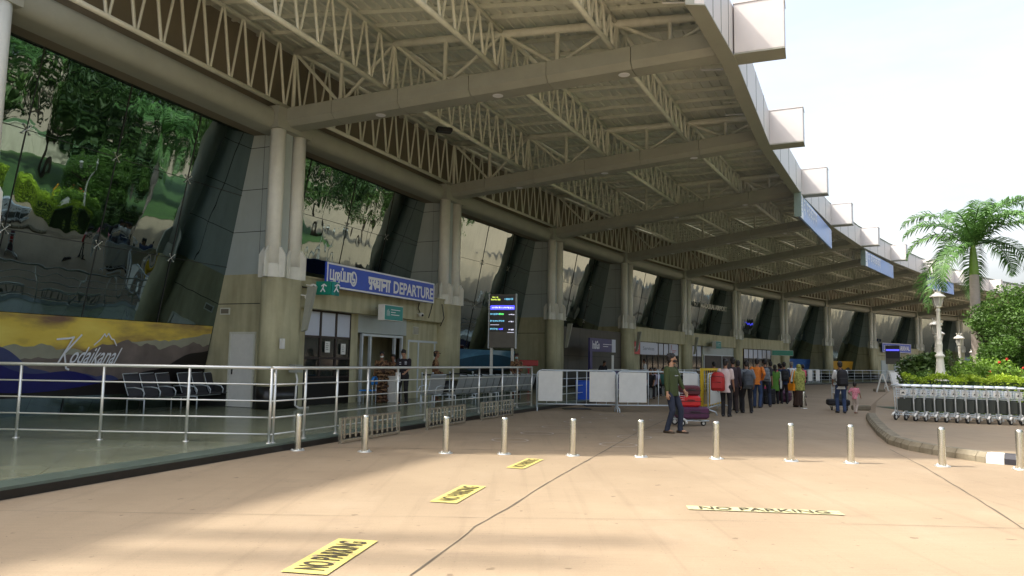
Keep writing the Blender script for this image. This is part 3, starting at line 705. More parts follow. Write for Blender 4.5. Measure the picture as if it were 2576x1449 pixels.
# ------------------------------------------------------------ seating
def seat3(c, rz, lab, m_seat, n=3, w=.58, grp=None, arms=True, scale=1):
    t = thing('waiting_seats', lab, 'bench', c, rz, grp); L = n*w
    b = MB(); b.bar((-L/2, 0, .36), (L/2, 0, .36), .06, .05); b.build('beam', m_alu, t)
    for x in (-L/2+.06, L/2-.06) if n < 4 else (-L/2+.06, 0, L/2-.06):
        b = MB(); b.tube([(x, -.24, 0), (x, -.24, .34), (x, .24, .34), (x, .24, 0)], .02, 6); b.build('leg', m_alu, t)
    for i in range(n):
        x = -L/2+w*(i+.5)
        pr = [(-.26, .40), (-.22, .425), (.14, .39), (.20, .42), (.30, .66), (.36, .90), (.40, .95)]
        b = MB(); hw = w*.43
        for (y0, z0), (y1, z1) in zip(pr, pr[1:]):
            d = V((0, y1-y0, z1-z0)).normalized(); q = V((0, -d.z, d.y))*.03
            b.hexa([V((x-hw, y0, z0)), V((x+hw, y0, z0)), V((x+hw, y0, z0))-q, V((x-hw, y0, z0))-q], [V((x-hw, y1, z1)), V((x+hw, y1, z1)), V((x+hw, y1, z1))-q, V((x-hw, y1, z1))-q])
        b.build('seat_shell', m_seat, t)
        b = MB(); b.tube([(x-w*.45, .20, .43), (x-w*.45, .30, .67), (x-w*.45, .40, .95), (x+w*.43, .40, .97)], .012, 6); b.build('seat_trim', m_alu, t)
    if arms:
        for i in range(n+1):
            x = -L/2+w*i; b = MB(); b.tube([(x, .24, .62), (x, .0, .63), (x, -.2, .60), (x, -.27, .52), (x, -.26, .40)], .016, 6); b.build('armrest', m_alu, t)
    return t
m_bseat = mat('black_seat_pad', (.035, .035, .045), .5, var=.15)
m_perf = mat('perforated_steel_seat', (.36, .38, .38), .45, .5, var=.1, scale=50)
al1 = (P0(1)-P0(0)); az = math.atan2(al1.y, al1.x)
s1 = seat3(G(392, 1036, FL)+V((0, .1, 0)), az-pi/2+pi/2+R(8), 'black padded three-seat bench with metal arms, left of the pair by the banner', m_bseat, grp='black padded benches behind the railing')
dup(s1, G(523, 1026, FL)+V((-.1, .2, 0)), az+R(8), 'black padded three-seat bench with metal arms, nearest the white service door')
ab = G(1125, 1022, FL); bb = G(1325, 1004, FL); dd = (bb-ab); a2 = math.atan2(dd.y, dd.x)+pi
w_ = dd.length/12.4
s2 = None
labs = ['grey perforated steel bench with curved arm, nearest in the row behind the railing', 'grey perforated steel bench, second in the row behind the railing', 'grey perforated steel bench, third in the row behind the railing', 'grey perforated steel bench, far end of the row near the capped guard']
for i in range(4):
    c = ab+dd*((i+.5)/4)
    if s2 is None: s2 = seat3(c, a2, labs[0], m_perf, 3, w_, 'grey steel benches behind the railing', False)
    else: dup(s2, c, a2, labs[i])
c = G(1085, 1022, FL)
s3 = seat3(c, a2+R(90), 'low grey steel seat with a rounded arm at the row end', m_perf, 1, .62)
# ------------------------------------------------------------ luggage trolleys
m_adp = mat('trolley_panel_grey', (.045, .052, .045), .5, var=.1)
def trolley(c, rz, lab, grp=None, plate=True):
    t = thing('luggage_trolley', lab, 'luggage trolley', c, rz, grp); t.scale = (.93, .93, .90)      # front of the trolley is +x
    b = MB()
    for s in (-1, 1): b.tube([(-.28, s*.26, .17), (-.05, s*.24, .16), (.45, s*.13, .14), (.62, s*.05, .14)], .016, 6)
    for x, y in ((-.1, .24), (.08, .21), (.26, .17), (.42, .13)): b.bar((x, -y, .165), (x, y, .165), .05, .012)
    b.tube([(.62, -.05, .14), (.66, 0, .14), (.62, .05, .14)], .016, 6)
    b.build('base_frame', m_trolley, t)
    b = MB()
    for s in (-1, 1): b.tube([(-.24, s*.26, .17), (-.27, s*.265, .6), (-.29, s*.27, .93), (-.34, s*.27, 1.0), (-.43, s*.26, 1.03)], .019, 6)
    b.build('upright', m_trolley, t)
    b = MB(); b.tube([(-.43, -.26, 1.03), (-.49, -.24, 1.03), (-.50, 0, 1.03), (-.49, .24, 1.03), (-.43, .26, 1.03)], .028, 8); b.build('handle', m_trolley, t)
    b = MB()
    for z in (.74, .80, .86, .92):
        b.tube([(-.28, -.25, z), (-.12, -.23, z-.01), (-.12, .23, z-.01), (-.28, .25, z)], .006, 4)
    for y in (-.2, -.1, 0, .1, .2): b.tube([(-.28, y, .74), (-.12, y, .73), (-.115, y, .92)], .005, 4)
    b.build('basket', m_trolley, t)
    b = MB(); b.box((-.255, 0, .47), (.012, .38, .34), bev=.004); b.bar((-.27, -.26, .70), (-.27, .26, .70), .02, .02, 1); b.build('advert_panel', [m_adp, m_trolley], t)
    if plate:
        b = MB(); b.box((-.315, .0, .83), (.01, .16, .15), mi=0); b.add([V((-.3225, y, z)) for y, z in ((-.05, .80), (.05, .80), (.015, .85), (0, .835), (-.02, .86))], [(0, 4, 3, 2, 1)], 1); b.build('emblem_plate', [m_whitep, m_joint], t)
    for x, y, r in ((-.22, -.27, .095), (-.22, .27, .095), (.50, 0, .07)):
        b = MB()
        b.tube([(x, y-.02, r), (x, y+.02, r)], r, 16, 0); b.tube([(x, y-.024, r), (x, y+.024, r)], r*.55, 12, 1)
        b.build('wheel', [m_rubber, m_whitep], t)
    for s in (-1, 1):
        b = MB(); b.tube([(-.22+.125*math.cos(a), s*.305, .10+.115*math.sin(a)) for a in [R(-10+17*i) for i in range(11)]], .034, 6, flat=.8); b.build('wheel_guard', m_whitep, t)
    return t
ta = G(2266, 1058, KH-.02); tb = G(2576, 1071, KH-.02); st = (tb-ta)/11.6
tr0 = None; hd = R(38)
ords = ['leftmost', 'second from the left', 'third from the left', 'fourth from the left', 'fifth from the left', 'sixth from the left', 'seventh from the left', 'eighth from the left', 'ninth from the left', 'tenth from the left', 'eleventh from the left', 'last one fully in the picture', 'right-hand end, cut by the edge']
for i in range(13):
    c = ta+st*i+V((.3, .15, 0)); l = 'silver luggage trolley in the front nested row, ' + ords[i]
    if tr0 is None: tr0 = trolley(c, hd, l, 'luggage trolleys nested in rows on the island')
    else: dup(tr0, c, hd+R(random.uniform(-1.5, 1.5)), l)
for i in range(11):
    c = ta+st*(i*1.02+1.6)+V((.5, 1.25, 0)); dup(tr0, c, hd+R(random.uniform(-2, 2)), 'silver luggage trolley in the rear nested row, ' + ords[i])
# trolleys in use
trm = trolley(G(1728, 1072)+V((.0, .12, 0)), R(8), 'luggage trolley carrying maroon, red and purple cases beside the man in green', plate=False)
trf = trolley(G(2125, 1034)+V((0, .5, 0)), R(75), 'luggage trolley pushed by the father walking with a child', plate=False)
# ------------------------------------------------------------ cases and bags
def case(c, rz, d, m, lab, name='suitcase', tilt=0, wheels=False, bev=.045, grp=None):
    t = thing(name, lab, 'suitcase' if name == 'suitcase' else 'bag', c, rz, grp)
    b = MB(); b.box((0, 0, d[2]/2), d, bev=bev); b.build('shell', m, t)
    b = MB(); b.box((0, -.002, d[2]*.5), (d[0]*1.006, d[1]*1.004, .018), bev=.004); b.build('zip_band', m_black, t)
    b = MB(); b.tube([(-d[0]*.16, -d[1]/2, d[2]*.62), (-d[0]*.16, -d[1]/2-.03, d[2]*.62), (d[0]*.16, -d[1]/2-.03, d[2]*.62), (d[0]*.16, -d[1]/2, d[2]*.62)], .012, 6); b.build('handle', m_black, t)
    if wheels:
        for x in (-d[0]*.35, d[0]*.35): b = MB(); b.tube([(x-.015, -d[1]*.3, .02), (x+.015, -d[1]*.3, .02)], .025, 10); b.build('wheel', m_rubber, t)
    return t
m_mar = mat('maroon_fabric', (.085, .012, .02), .6, var=.2, scale=12); m_redc = mat('red_case', (.50, .01, .015), .35, var=.08); m_pur = mat('purple_fabric', (.075, .015, .055), .6, var=.2, scale=12); m_blk = mat('black_fabric', (.012, .012, .016), .75, var=.2, scale=15)
tc = G(1728, 1072)+V((.0, .12, 0)); ux = V((math.cos(R(8)), math.sin(R(8)), 0))
case(tc+ux*.16+V((0, 0, .18)), R(8), (.78, .46, .30), m_pur, 'purple fabric suitcase lying at the bottom of the trolley stack')
case(tc+ux*.06+V((0, 0, .482)), R(8), (.56, .42, .28), m_redc, 'bright red suitcase in the middle of the trolley stack')
o = case(tc+ux*.06+V((0, 0, .765)), R(14), (.54, .40, .25), m_mar, 'maroon fabric suitcase on top of the trolley stack')
case(G(1937, 1017)+V((0, .1, 0)), R(15), (.48, .30, .62), m_blk, 'black upright suitcase standing before the woman in green', wheels=True)
case(G(1977, 1012)+V((0, .1, 0)), R(-5), (.55, .32, .52), m_pur, 'dark purple soft travel bag standing beside the navy-shirted person', name='travel_bag', bev=.12)
case(G(1931, 1006)+V((0, .5, 0)), R(5), (.34, .22, .60), mat('magenta_bag', (.45, .02, .12), .6), 'magenta striped shopping bag behind the black suitcase', name='shopping_bag', bev=.03)
case(G(1944, 1006)+V((0, .8, .22)), R(5), (.22, .15, .52), mat('yellow_bag', (.75, .48, .02), .6), 'small yellow bag held beside the magenta shopping bag', name='hand_bag', bev=.03)
case(G(2118, 1036)+V((.2, .75, .18)), R(-15), (.75, .42, .22), m_blk, 'black case lying on the far trolley of the father')
for x, l in ((1459, 'left'), (1476, 'right')):
    c = G(x, 1013); t = thing('waste_bin', 'blue plastic bin behind the crowd barrier, %s one of the pair' % l, 'bin', c, 0, 'blue bins behind the left barrier')
    b = MB(); b.hexa([V((x_, y_, .04)) for x_, y_ in ((-.15, -.15), (.15, -.15), (.15, .15), (-.15, .15))], [V((x_, y_, .80)) for x_, y_ in ((-.17, -.17), (.17, -.17), (.17, .17), (-.17, .17))]); b.build('body', mat('blue_plastic', (.01, .09, .55), .4), t)
    b = MB(); b.box((0, 0, .83), (.37, .37, .055), bev=.02); b.build('lid', mat('blue_plastic', (.01, .09, .55), .4), t)
# ------------------------------------------------------------ facade boxes, windows, doors (parts of the terminal)
def pan(b, k, t, s0, s1, z0, z1, th=.05, mi=0):
    b.hexa([bp(k, s0, t-th, z0), bp(k, s1, t-th, z0), bp(k, s1, t, z0), bp(k, s0, t, z0)], [bp(k, s0, t-th, z1), bp(k, s1, t-th, z1), bp(k, s1, t, z1), bp(k, s0, t, z1)], mi); return b
def sx(k, t, x, y=900): return onbay(k, t, x, y)[0]
def szz(k, t, x, y): return onbay(k, t, x, y)[1]
def window(k, t, s0, s1, z0, z1, nx, rows, mf=None, white=1, name='window'):
    """frame bars with panes as children; rows = list of z splits; top row frosted white when white"""
    mf = mf or m_darkfr; f = MB(); zs = [z0]+rows+[z1]
    for z in zs: pan(f, k, t, s0, s1, z-.035, z+.035, .08)
    for i in range(nx+1):
        s = s0+(s1-s0)*i/nx; pan(f, k, t+.004, s-.035, s+.035, z0, z1, .088)
    w = f.build(name, mf, T)
    for r_ in range(len(zs)-1):
        for i in range(nx):
            p = MB(); a = s0+(s1-s0)*i/nx+.036; c = s0+(s1-s0)*(i+1)/nx-.036
            top = r_ >= len(zs)-1-white
            pan(p, k, t-.03, a, c, zs[r_]+.036, zs[r_+1]-.036, .01)
            p.build('window_pane', m_winw if top else m_pane, w)
    return w
ZT, ZO = 3.90, 3.02
for k in [1, 4, 5, 6, 9]:
    L = (P0(k+1)-P0(k)).length; b = MB()
    pan(b, k, .16, .62, L-.62, ZO, ZT, .55); pan(b, k, .20, .62, L-.62, ZT, ZT+.05, 2.5)
    if k not in (1,): pan(b, k, -.12, .5, L-.5, FL+.6, ZO, .3)
    if k != 1: pan(b, k, -.10, .5, L-.5, FL, FL+.6, .34, 1)
    b.build('entrance_wall', [m_beige, m_skirt], T)
# bay 1: wall pieces around openings
k = 1; L = (P0(2)-P0(1)).length; tw = -.12
s_ = lambda x: sx(1, tw, x)
b = MB()
pan(b, k, tw, s_(881), s_(898), FL, ZO, .4); pan(b, k, tw, s_(1020), L-.4, FL, ZO, .12); pan(b, k, tw, .4, s_(764), FL, ZO, .4)
pan(b, k, tw, s_(898), s_(1020), 2.42, ZO, .2, 2); pan(b, k, tw-.02, s_(764), s_(881), FL, .95, .3, 1)
pan(b, k, tw-1.5, s_(885), s_(1060)+1, FL, ZO, .1, 0)
b.build('entrance_wall', [m_beige, m_skirt, m_acp, m_clad], T)
window(1, tw-.02, s_(764), s_(882), .96, 3.0, 3, [1.55, 2.2], white=1)
for a_, zz in ((sx(1, tw, 822), 1.9), (sx(1, tw, 862), 1.85)):
    b = MB(); pan(b, 1, tw+.012, a_-.12, a_+.12, zz-.17, zz+.17, .008)
    for j in range(4): pan(b, 1, tw+.0135, a_-.08, a_+.03+.02*(j % 2), zz+.09-.06*j, zz+.105-.06*j, .001, 1)
    tag(b.build('paper_notice', [m_whitep, m_joint]), 'white paper notice stuck on the dark entrance window, ' + ('left one' if zz > 1.87 else 'right one'), 'notice')
def doorframe(k, t, s0, s1, z1, name='glass_door', mull=(), m=None):
    m = m or m_alu; f = MB()
    for s in (s0, s1)+tuple(mull): pan(f, k, t, s-.04, s+.04, FL, z1, .09)
    pan(f, k, t+.004, s0-.04, s1+.04, z1, z1+.08, .098)
    d = f.build(name, m, T)
    return d
d = doorframe(1, tw-.05, s_(914), s_(1014), 2.32, mull=(s_(935), s_(996)))
d = doorframe(1, tw+.02, s_(1026), s_(1108), 2.2, mull=(s_(1051), s_(1092)))
b = MB(); pan(b, 1, tw+.03, s_(1036), s_(1049), 2.5, 2.78, .03)
for j in range(6): pan(b, 1, tw+.04, s_(1036), s_(1049), 2.52+.042*j, 2.54+.042*j, .01, 1)
b.build('wall_louvre', [m_cream, m_brown], T)
b = MB(); p0 = bp(1, s_(1111), .0, FL); b.tube([p0, p0+V((0, 0, 2.75))], .03, 8); b.build('drain_pipe', m_whitep, T)
b = MB(); q0 = bp(1, sx(1, .2, 765), .35, 1.2); 
b.tube([bp(1, .1, .52, 1.25), bp(1, .1, .62, .95), bp(1, .02, .66, .75), bp(1, .0, .66, .25), bp(1, .12, .7, .16), bp(1, .5, .72, .16)], .028, 8); b.build('drain_pipe', m_whitep, T)
# bays 4-6 : shop windows
for k, x0, x1, nx, wh in ((4, 1611, 1704, 7, 1), (5, 1738, 1762, 2, 1), (6, 1869, 1937, 6, 1)):
    window(k, .0, sx(k, -.1, x0), sx(k, -.1, x1), .75, 3.0, nx, [2.15], white=wh)
k = 5
b = MB(); pan(b, k, -.06, sx(k, -.1, 1767), sx(k, -.1, 1849), 2.35, 3.02, .1, 0); pan(b, k, -.115, sx(k, -.1, 1772), sx(k, -.1, 1846), FL, 2.3, .02, 1); b.build('entrance_opening', [m_acp, m_darkfr], T)
doorframe(5, -.05, sx(k, -.1, 1770), sx(k, -.1, 1848), 2.28, mull=(sx(k, -.1, 1815),))
for sa, sb in ((2., 3.6), (5.2, 6.6)): b = MB(); pan(b, 9, -.05, sa, sb, FL, 2.4, .1, 0); b.build('entrance_opening', [m_acp], T)
# bay 3 grey panelled wall with the airline counter
k = 3; L = (P0(4)-P0(3)).length
b = MB(); pan(b, k, -.15, .5, L-.5, FL, 3.45, .3); pan(b, k, -.12, .5, L-.5, 3.45, 3.5, 2.2)
for s in (1.9, 3.4, 4.9): pan(b, k, -.146, s-.01, s+.01, FL, 3.45, .01, 1)
pan(b, k, -.145, .5, L-.5, 1.9, 1.92, .01, 1)
b.build('panel_wall', [mat('taupe_panel', (.085, .078, .062), .6, var=.1, scale=1.5, dirt=.3), m_joint], T)
# ------------------------------------------------------------ signs
def frame_axes(k): al, ou = bayaxis(k); return al, V((0, 0, 1)), ou
def sign_on(k, t, x0, x1, ztop, zbot, m, name, lab, cat='sign', border=None, th=.08, drop=0., group=None):
    s0, s1 = sx(k, t, x0, 720), sx(k, t, x1, 740); al, up, ou = frame_axes(k)
    o = thing(name, lab, cat, bp(k, (s0+s1)/2, t, (ztop+zbot)/2), math.atan2(al.y, al.x), group)
    w, h = s1-s0, ztop-zbot
    b = MB(); b.box((0, th/2-.0, 0), (w, th, h), bev=.006); b.build('board', m, o)
    if border:
        b = MB()
        for x, y, ww, hh in ((0, h/2-.03, w, .05), (0, -h/2+.03, w, .05), (-w/2+.03, 0, .05, h-.11), (w/2-.03, 0, .05, h-.11)): b.box((x, -.004, y), (ww, .006, hh))
        b.build('border', border, o)
    return o, w, h
X = (1, 0, 0); Z = (0, 0, 1)
# departure sign; pixel heights of the corners give its real size
t_ = .62
s0, z_tl = onbay(1, t_, 821, 659); _, z_bl = onbay(1, t_, 821, 722); s1, z_tr = onbay(1, t_, 1092, 712); _, z_br = onbay(1, t_, 1092, 763)
zt_, zb_ = (z_tl+z_tr)/2, (z_bl+z_br)/2
o, w, h = sign_on(1, t_, 821, 1092, zt_, zb_, m_blue, 'departure_sign', 'long blue departure sign with white Tamil, Hindi and English lettering above the entrance', border=m_signw)
text_on('DEPARTURE', (w*.275, 0, -.05*h), X, Z, h*.56, m_signw, o, w=w*.42, bold=.03, off=.009)
# Tamil word drawn stroke by stroke (letter height 1)
TAM = [[(0, 1), (0, 0), (.5, 0), (.5, 1)], [(.5, 0), (.62, 0), (.62, -.35), (.1, -.35)],
       [(.85, -.3), (.85, .6)]+arc(1.02, .6, .17, 180, 0, 6)+[(1.19, 0)], [(1.19, .6)]+arc(1.38, .6, .19, 180, -40, 8)+[(1.35, .3), (1.55, .05), (1.5, -.35), (1.2, -.35)],
       [(1.85, 1), (1.85, 0), (2.3, 0), (2.3, 1)], arc(2.08, 1.28, .06, 0, 360, 6),
       [(2.55, 1), (2.55, 0), (3.0, 0), (3.0, 1)], [(3.2, 0), (3.2, .95), (3.55, .95), (3.55, 0)], [(3.2, .95), (3.1, .9)],
       arc(4.15, .42, .52, 0, 360, 16, .75), [(3.95, .95), (3.95, .35), (4.35, .35), (4.35, .1), (4.2, -.05), (4.0, .02)]]
strokes_on(TAM, (-w*.475, 0, -.16*h), X, Z, h*.37, .06, m_signw, o, .009)
# Hindi word
HIN = [[(0, 1), (3.55, 1)], [(.45, 1), (.45, 0)], [(.1, 1), (.08, .62), (.2, .5), (.45, .55)], [(.45, .3), (.2, .02)],
       [(.85, 1), (.88, .8), (.7, .62), (.85, .5), (1.1, .08)], [(.75, .5), (1.15, .5)], arc(1.32, .72, .12, 90, 360, 7), [(1.25, .55), (1.2, .3), (1.6, .3)], [(1.78, 1), (1.78, 0)], [(1.2, .3), (1.78, .42)],
       [(2.15, 1), (2.15, 0)], [(2.95, 1), (2.95, 0)], [(2.5, .55), (2.95, .55)], arc(2.45, .5, .1, 0, 330, 7), [(3.35, 1), (3.35, 0)]]
strokes_on(HIN, (-w*.165, 0, -.30*h), X, Z, h*.47, .085, m_signw, o, .009)
# arrival sign far away
o, w, h = sign_on(9, .5, 2215, 2287, szz(9, .5, 2250, 864), szz(9, .5, 2250, 887), m_blue, 'arrival_sign', 'far blue arrival sign with white lettering above the last visible entrance', border=m_signw)
text_on('ARRIVAL', (w*.25, 0, 0), X, Z, h*.5, m_signw, o, w=w*.4, bold=.03, off=.01)
strokes_on([[(0, 1), (0, 0), (.5, 0), (.5, 1)], [(.8, 0), (.8, 1), (1.3, 1), (1.3, 0)], [(1.8, 1), (3.4, 1)], [(2, 1), (2, 0)], [(2.5, 1), (2.5, 0)], [(3, 1), (3, 0)]], (-w*.44, 0, -h*.22), X, Z, h*.45, h*.09, m_signw, o, .01)
# rooftop airport lettering on the glass of bay 6
al, up, ou = frame_axes(5)
# projecting teal and green signs
def boxsign(c, rz, w, h, d, m, lab, name, text=None, marks=None):
    t = thing(name, lab, 'sign', c, rz)
    b = MB(); b.box((0, 0, 0), (w, d, h), bev=.008); b.build('case', m_whitep, t)
    for y in (-1, 1):
        b = MB(); b.box((0, y*(d/2+.004), 0), (w-.05, .006, h-.05)); b.build('face', m, t)
    if marks: strokes_on(marks, (-w*.42, -d/2-.01, -h*.3), X, Z, h, .022, m_signw, t, .004)
    b = MB(); 
    for x in (-w*.3, w*.3): b.bar((x, d*.5, h*.3), (x, d*.5+.25, h*.3), .03, .03)
    b.build('bracket', m_clad, t)
    return t
al1v, ou1v = bayaxis(1); a1z = math.atan2(al1v.y, al1v.x)
def at_bay(k, t, x, y): s, z = onbay(k, t, x, y); return bp(k, s, t, z)
lines = [[(.55, .50), (1.6, .50)], [(.55, .34), (1.05, .34)], [(.55, .18), (1.5, .18)], [(.1, .1), (.1, .45)], [(.25, .1), (.25, .5)], [(.4, .12), (.35, .4)]]
sL, sR = at_bay(1, .75, 960, 786), at_bay(1, .75, 1005, 790)
b0 = boxsign((sL+sR)/2, a1z, (sR-sL).length*1.05, .52, .25, m_teal, 'teal sign with small white pictograms over the first entrance opening', 'direction_sign', marks=lines)
c = at_bay(1, .55, 815, 725)
t = thing('exit_sign', 'dark green running-figure sign with two faces beside the first column', 'sign', c, a1z-R(75))
fig = [[(.15, .1), (.3, .35), (.45, .1)], [(.3, .35), (.38, .62), (.2, .5)], [(.38, .62), (.55, .5)]]
b = MB(); b.box((0, 0, 0), (.46, .12, .40), bev=.01); b.build('case', m_green, t); strokes_on(fig, (-.13, -.062, -.15), X, Z, .42, .035, m_signw, t, .005)
b = MB(); b.box((.27, .21, 0), (.10, .38, .40), bev=.01); b.build('case', m_teal, t)
o = strokes_on(fig, (.27, .0, -.15), X, Z, .42, .035, m_signw, t, .02)
# cameras
for lab, p, rz in (('white dome camera on the wall left of the departure sign', at_bay(1, .5, 788, 721), 0), ('small white camera below the dome camera', at_bay(1, .45, 775, 747), .5), ('small white camera under the right end of the departure sign', at_bay(1, .3, 1060, 792), .3)):
    t = thing('security_camera', lab, 'camera', p, rz)
    b = MB(); b.ell((0, 0, 0), (.10, .10, .09), 12, 8); b.build('housing', m_whitep, t)
    b = MB(); b.ell((.03, -.07, -.02), (.05, .05, .05), 10, 6); b.build('lens', m_black, t)
    b = MB(); b.bar((0, 0, .03), tuple(ou1v*-.25+V((0, 0, .06))), .03, .03); b.build('arm', m_whitep, t)
# sockets / fuse box on the first column
b = MB(); p = bp(1, -.35, .42, 1.93); b.box(p, (.1, .1, .28), a1z); tag(b.build('switch_box', m_whitep), 'small white switch box on the first beige column', 'switch box')
b = MB(); p = bp(1, .1, .55, 1.25); b.box(p, (.30, .24, .22), a1z); tag(b.build('junction_box', m_clad), 'rusty brown junction box at the foot of the first column', 'junction box')
# information display
def screen(c, rz, w, h, lab, legs, far=False):
    t = thing('flight_display', lab, 'display', c, rz)
    b = MB(); b.box((0, 0, 0), (w, .22, h), bev=.01); b.build('cabinet', mat('display_cabinet', (.16, .15, .13), .5), t)
    b = MB(); b.box((-w/2-.02, 0, 0), (.04, .26, h+.06)); b.box((w/2+.01, 0, 0), (.02, .26, h+.06)); b.build('side_trim', m_alu, t)
    b = MB(); b.box((0, -.115, h*.14), (w-.06, .006, h*.68)); b.build('screen', mat('dark_screen', (.05, .05, .055), .35, var=.05), t)
    def blk(x0, x1, z0, z1, m, nm='screen_text'):
        b = MB(); b.box(((x0+x1)/2*w, -.121, (z0+z1)/2*h), ((x1-x0)*w, .004, (z1-z0)*h)); b.build(nm, m, t)
    eb = emit('led_blue', (.06, .06, .75), .9); ey = emit('led_yellow', (.5, .62, .1), .6); eg = emit('led_green', (.1, .7, .15), .6); ec = emit('led_cyan', (.15, .45, .65), .45); ew = emit('led_white', (.6, .6, .75), .6)
    blk(-.46, .46, .21, .29, eb, 'screen_band')
    def words(x0, x1, z, hh, m, seed):
        rr = random.Random(seed); b = MB(); x = x0
        while x < x1:
            ww = rr.uniform(.015, .04); b.box(((x+ww/2)*w, -.1245, z*h+rr.uniform(-.1, .1)*hh*h), (ww*w, .002, hh*h*rr.uniform(.45, 1))); x += ww+rr.choice([.012, .012, .03])
        b.build('screen_text', m, t)
    if far:
        for x in (-w*.42, w*.38): b = MB(); b.box((x, .02, -h/2-legs/2), (.10, .10, legs)); b.build('leg', m_whitep, t)
        return t
    words(-.44, -.12, .40, .035, ey, 1); words(-.40, -.2, .445, .03, ey, 2); words(.08, .42, .41, .04, ec, 3)
    words(-.40, .2, .25, .03, ew, 4); words(.22, .44, .245, .03, ew, 5)
    for i, z in enumerate((.13, .0, -.15)): words(-.46, -.15, z, .035, ec, 10+i); words(-.13, .05, z, .035, (eg, ec, eb)[i], 20+i); words(.25, .42, z-.01, .025, ew, 30+i)
    blk(-.46, -.12, -.075, -.07, ew); blk(.2, .46, -.215, -.21, ew)
    for x in (-w*.42, w*.38): b = MB(); b.box((x, .02, -h/2-legs/2), (.10, .10, legs)); b.build('leg', m_whitep, t)
    return t
D = 30.5
def at_depth(x, y, Y): d = ray(x, y); l = Y/d.y; return V((d.x*l, Y, EYE+d.z*l))
pt, pb = at_depth(1265, 741, D), at_depth(1265, 875, D); h = pt.z-pb.z
pl_, pr_ = at_depth(1232, 800, D), at_depth(1297, 800, D)
screen((pt+pb)/2, R(-12), (pr_-pl_).x*1.03, h, 'tall flight information display with blue and green text on white legs', pb.z-FL)
D = 78
pt, pb = at_depth(2246, 869, D), at_depth(2246, 916, D); pl_, pr_ = at_depth(2231, 880, D), at_depth(2260, 880, D)
screen((pt+pb)/2, R(-30), (pr_-pl_).x*1.1, pt.z-pb.z, 'far flight information display with a blue band near the arrival sign', pb.z-FL, True)
# banners standing on the leaning glass
def leanpt(k, s, z, off=.04):
    a, c = PT(k, tg(z, k)), PT(k+1, tg(z, k)); L = (P0(k+1)-P0(k)).length; u = s/L
    p = a.lerp(c, u); al, ou = bayaxis(k); return V((p.x, p.y, z))+ou*off
def skymat(name, c0, c1, c2):
    m = bpy.data.materials.new(name); m.use_nodes = True; N = m.node_tree.nodes; Lk = m.node_tree.links; b = N['Principled BSDF']
    tc = N.new('ShaderNodeTexCoord'); mp = N.new('ShaderNodeMapping'); mp.inputs['Scale'].default_value = (.5, .5, 1.6); Lk.new(tc.outputs['Object'], mp.inputs[0])
    n = N.new('ShaderNodeTexNoise'); n.inputs['Scale'].default_value = .9; n.inputs['Detail'].default_value = 7; Lk.new(mp.outputs[0], n.inputs['Vector'])
    r = N.new('ShaderNodeValToRGB'); e = r.color_ramp.elements; e[0].position = .36; e[0].color = (*c0, 1); e[1].position = .66; e[1].color = (*c2, 1); x = e.new(.5); x.color = (*c1, 1)
    Lk.new(n.outputs['Fac'], r.inputs[0]); Lk.new(r.outputs[0], b.inputs['Base Color']); b.inputs['Roughness'].default_value = .35; return m
def banner(k, s0, s1, z0, z1, mats, layers, lab, name='scenic_banner'):
    t = thing(name, lab, 'banner', leanpt(k, (s0+s1)/2, z0)); o = t.location.copy(); n = 90
    def sh(f, m, nm, off, ztop=None):
        b = MB()
        for i in range(n):
            u0, u1 = i/n, (i+1)/n; a0, a1 = s0+(s1-s0)*u0, s0+(s1-s0)*u1
            h0, h1 = f(u0), f(u1)
            if h0 <= 0 and h1 <= 0: continue
            h0, h1 = max(h0, 0), max(h1, 0)
            b.quad(*[leanpt(k, a, z0+(z1-z0)*v, .05+off)-o for a, v in ((a0, 0), (a1, 0), (a1, h1), (a0, h0))])
        if b.v: b.build(nm, m, t)
    sh(lambda u: 1., mats[0], 'printed_sheet', 0)
    for j, (f, m) in enumerate(layers): sh(f, m, 'printed_hills', .004*(j+1))
    return t, o
def ridge(seed, base, amp, tilt=0., lo=0.):
    r = random.Random(seed); ph = [r.uniform(0, 6) for _ in range(6)]
    return lambda u: base+tilt*u+amp*(math.sin(u*7+ph[0])*.5+math.sin(u*17+ph[1])*.3+abs(math.sin(u*31+ph[2]))*.25+math.sin(u*57+ph[3])*.12+abs(math.sin(u*83+ph[4]))*.10+math.sin(u*141+ph[5])*.05)
L0 = (P0(1)-P0(0)).length
k1s = L0-.25
bt, bo = banner(0, 1.6, k1s, .55, 2.42, [skymat('print_sunset_sky', (.20, .12, .08), (.74, .56, .10), (.85, .70, .16))],
    [(ridge(3, .52, .10, .26), mat('print_far_hills', (.34, .34, .26), .4, var=.15, scale=2)), (ridge(5, .38, .13, .34), mat('print_mid_hills', (.19, .155, .14), .4, var=.35, scale=1.5)),
     (lambda u: .70-1.05*u+.10*math.sin(u*12+1)+.05*abs(math.sin(u*25)), mat('print_blue_hills', (.06, .075, .19), .4, var=.3, scale=1)),
     (lambda u: .42-.5*abs(u-.1)+.05*math.sin(u*19), mat('print_indigo_hills', (.012, .012, .13), .4, var=.2)),
     (lambda u: -.15+1.0*max(0, u-.45)**.8*1.3+.03*math.sin(u*30), mat('print_black_hill', (.012, .009, .009), .4)),
     (lambda u: .16-.10*math.sin(u*6), mat('print_black_hill', (.012, .009, .009), .4))],
    'wide hill-station banner with sunset sky and blue mountain ridges on the leaning glass')
al0, ou0 = bayaxis(0); sc, zc = onbay(0, tg(1.6), 215, 893)
upv = (leanpt(0, 3, 2.4)-leanpt(0, 3, .6)).normalized()
xv = (al0+upv*.0)
text_c = leanpt(0, sc, zc, .05)-bo
xs_ = V(xv); ysv = (upv+xv*.42).normalized()
me = text_mesh('odaikanal', .42, .012, 1.28); me.materials.append(m_signw); nrm = ou0+V((0, 0, -.2))
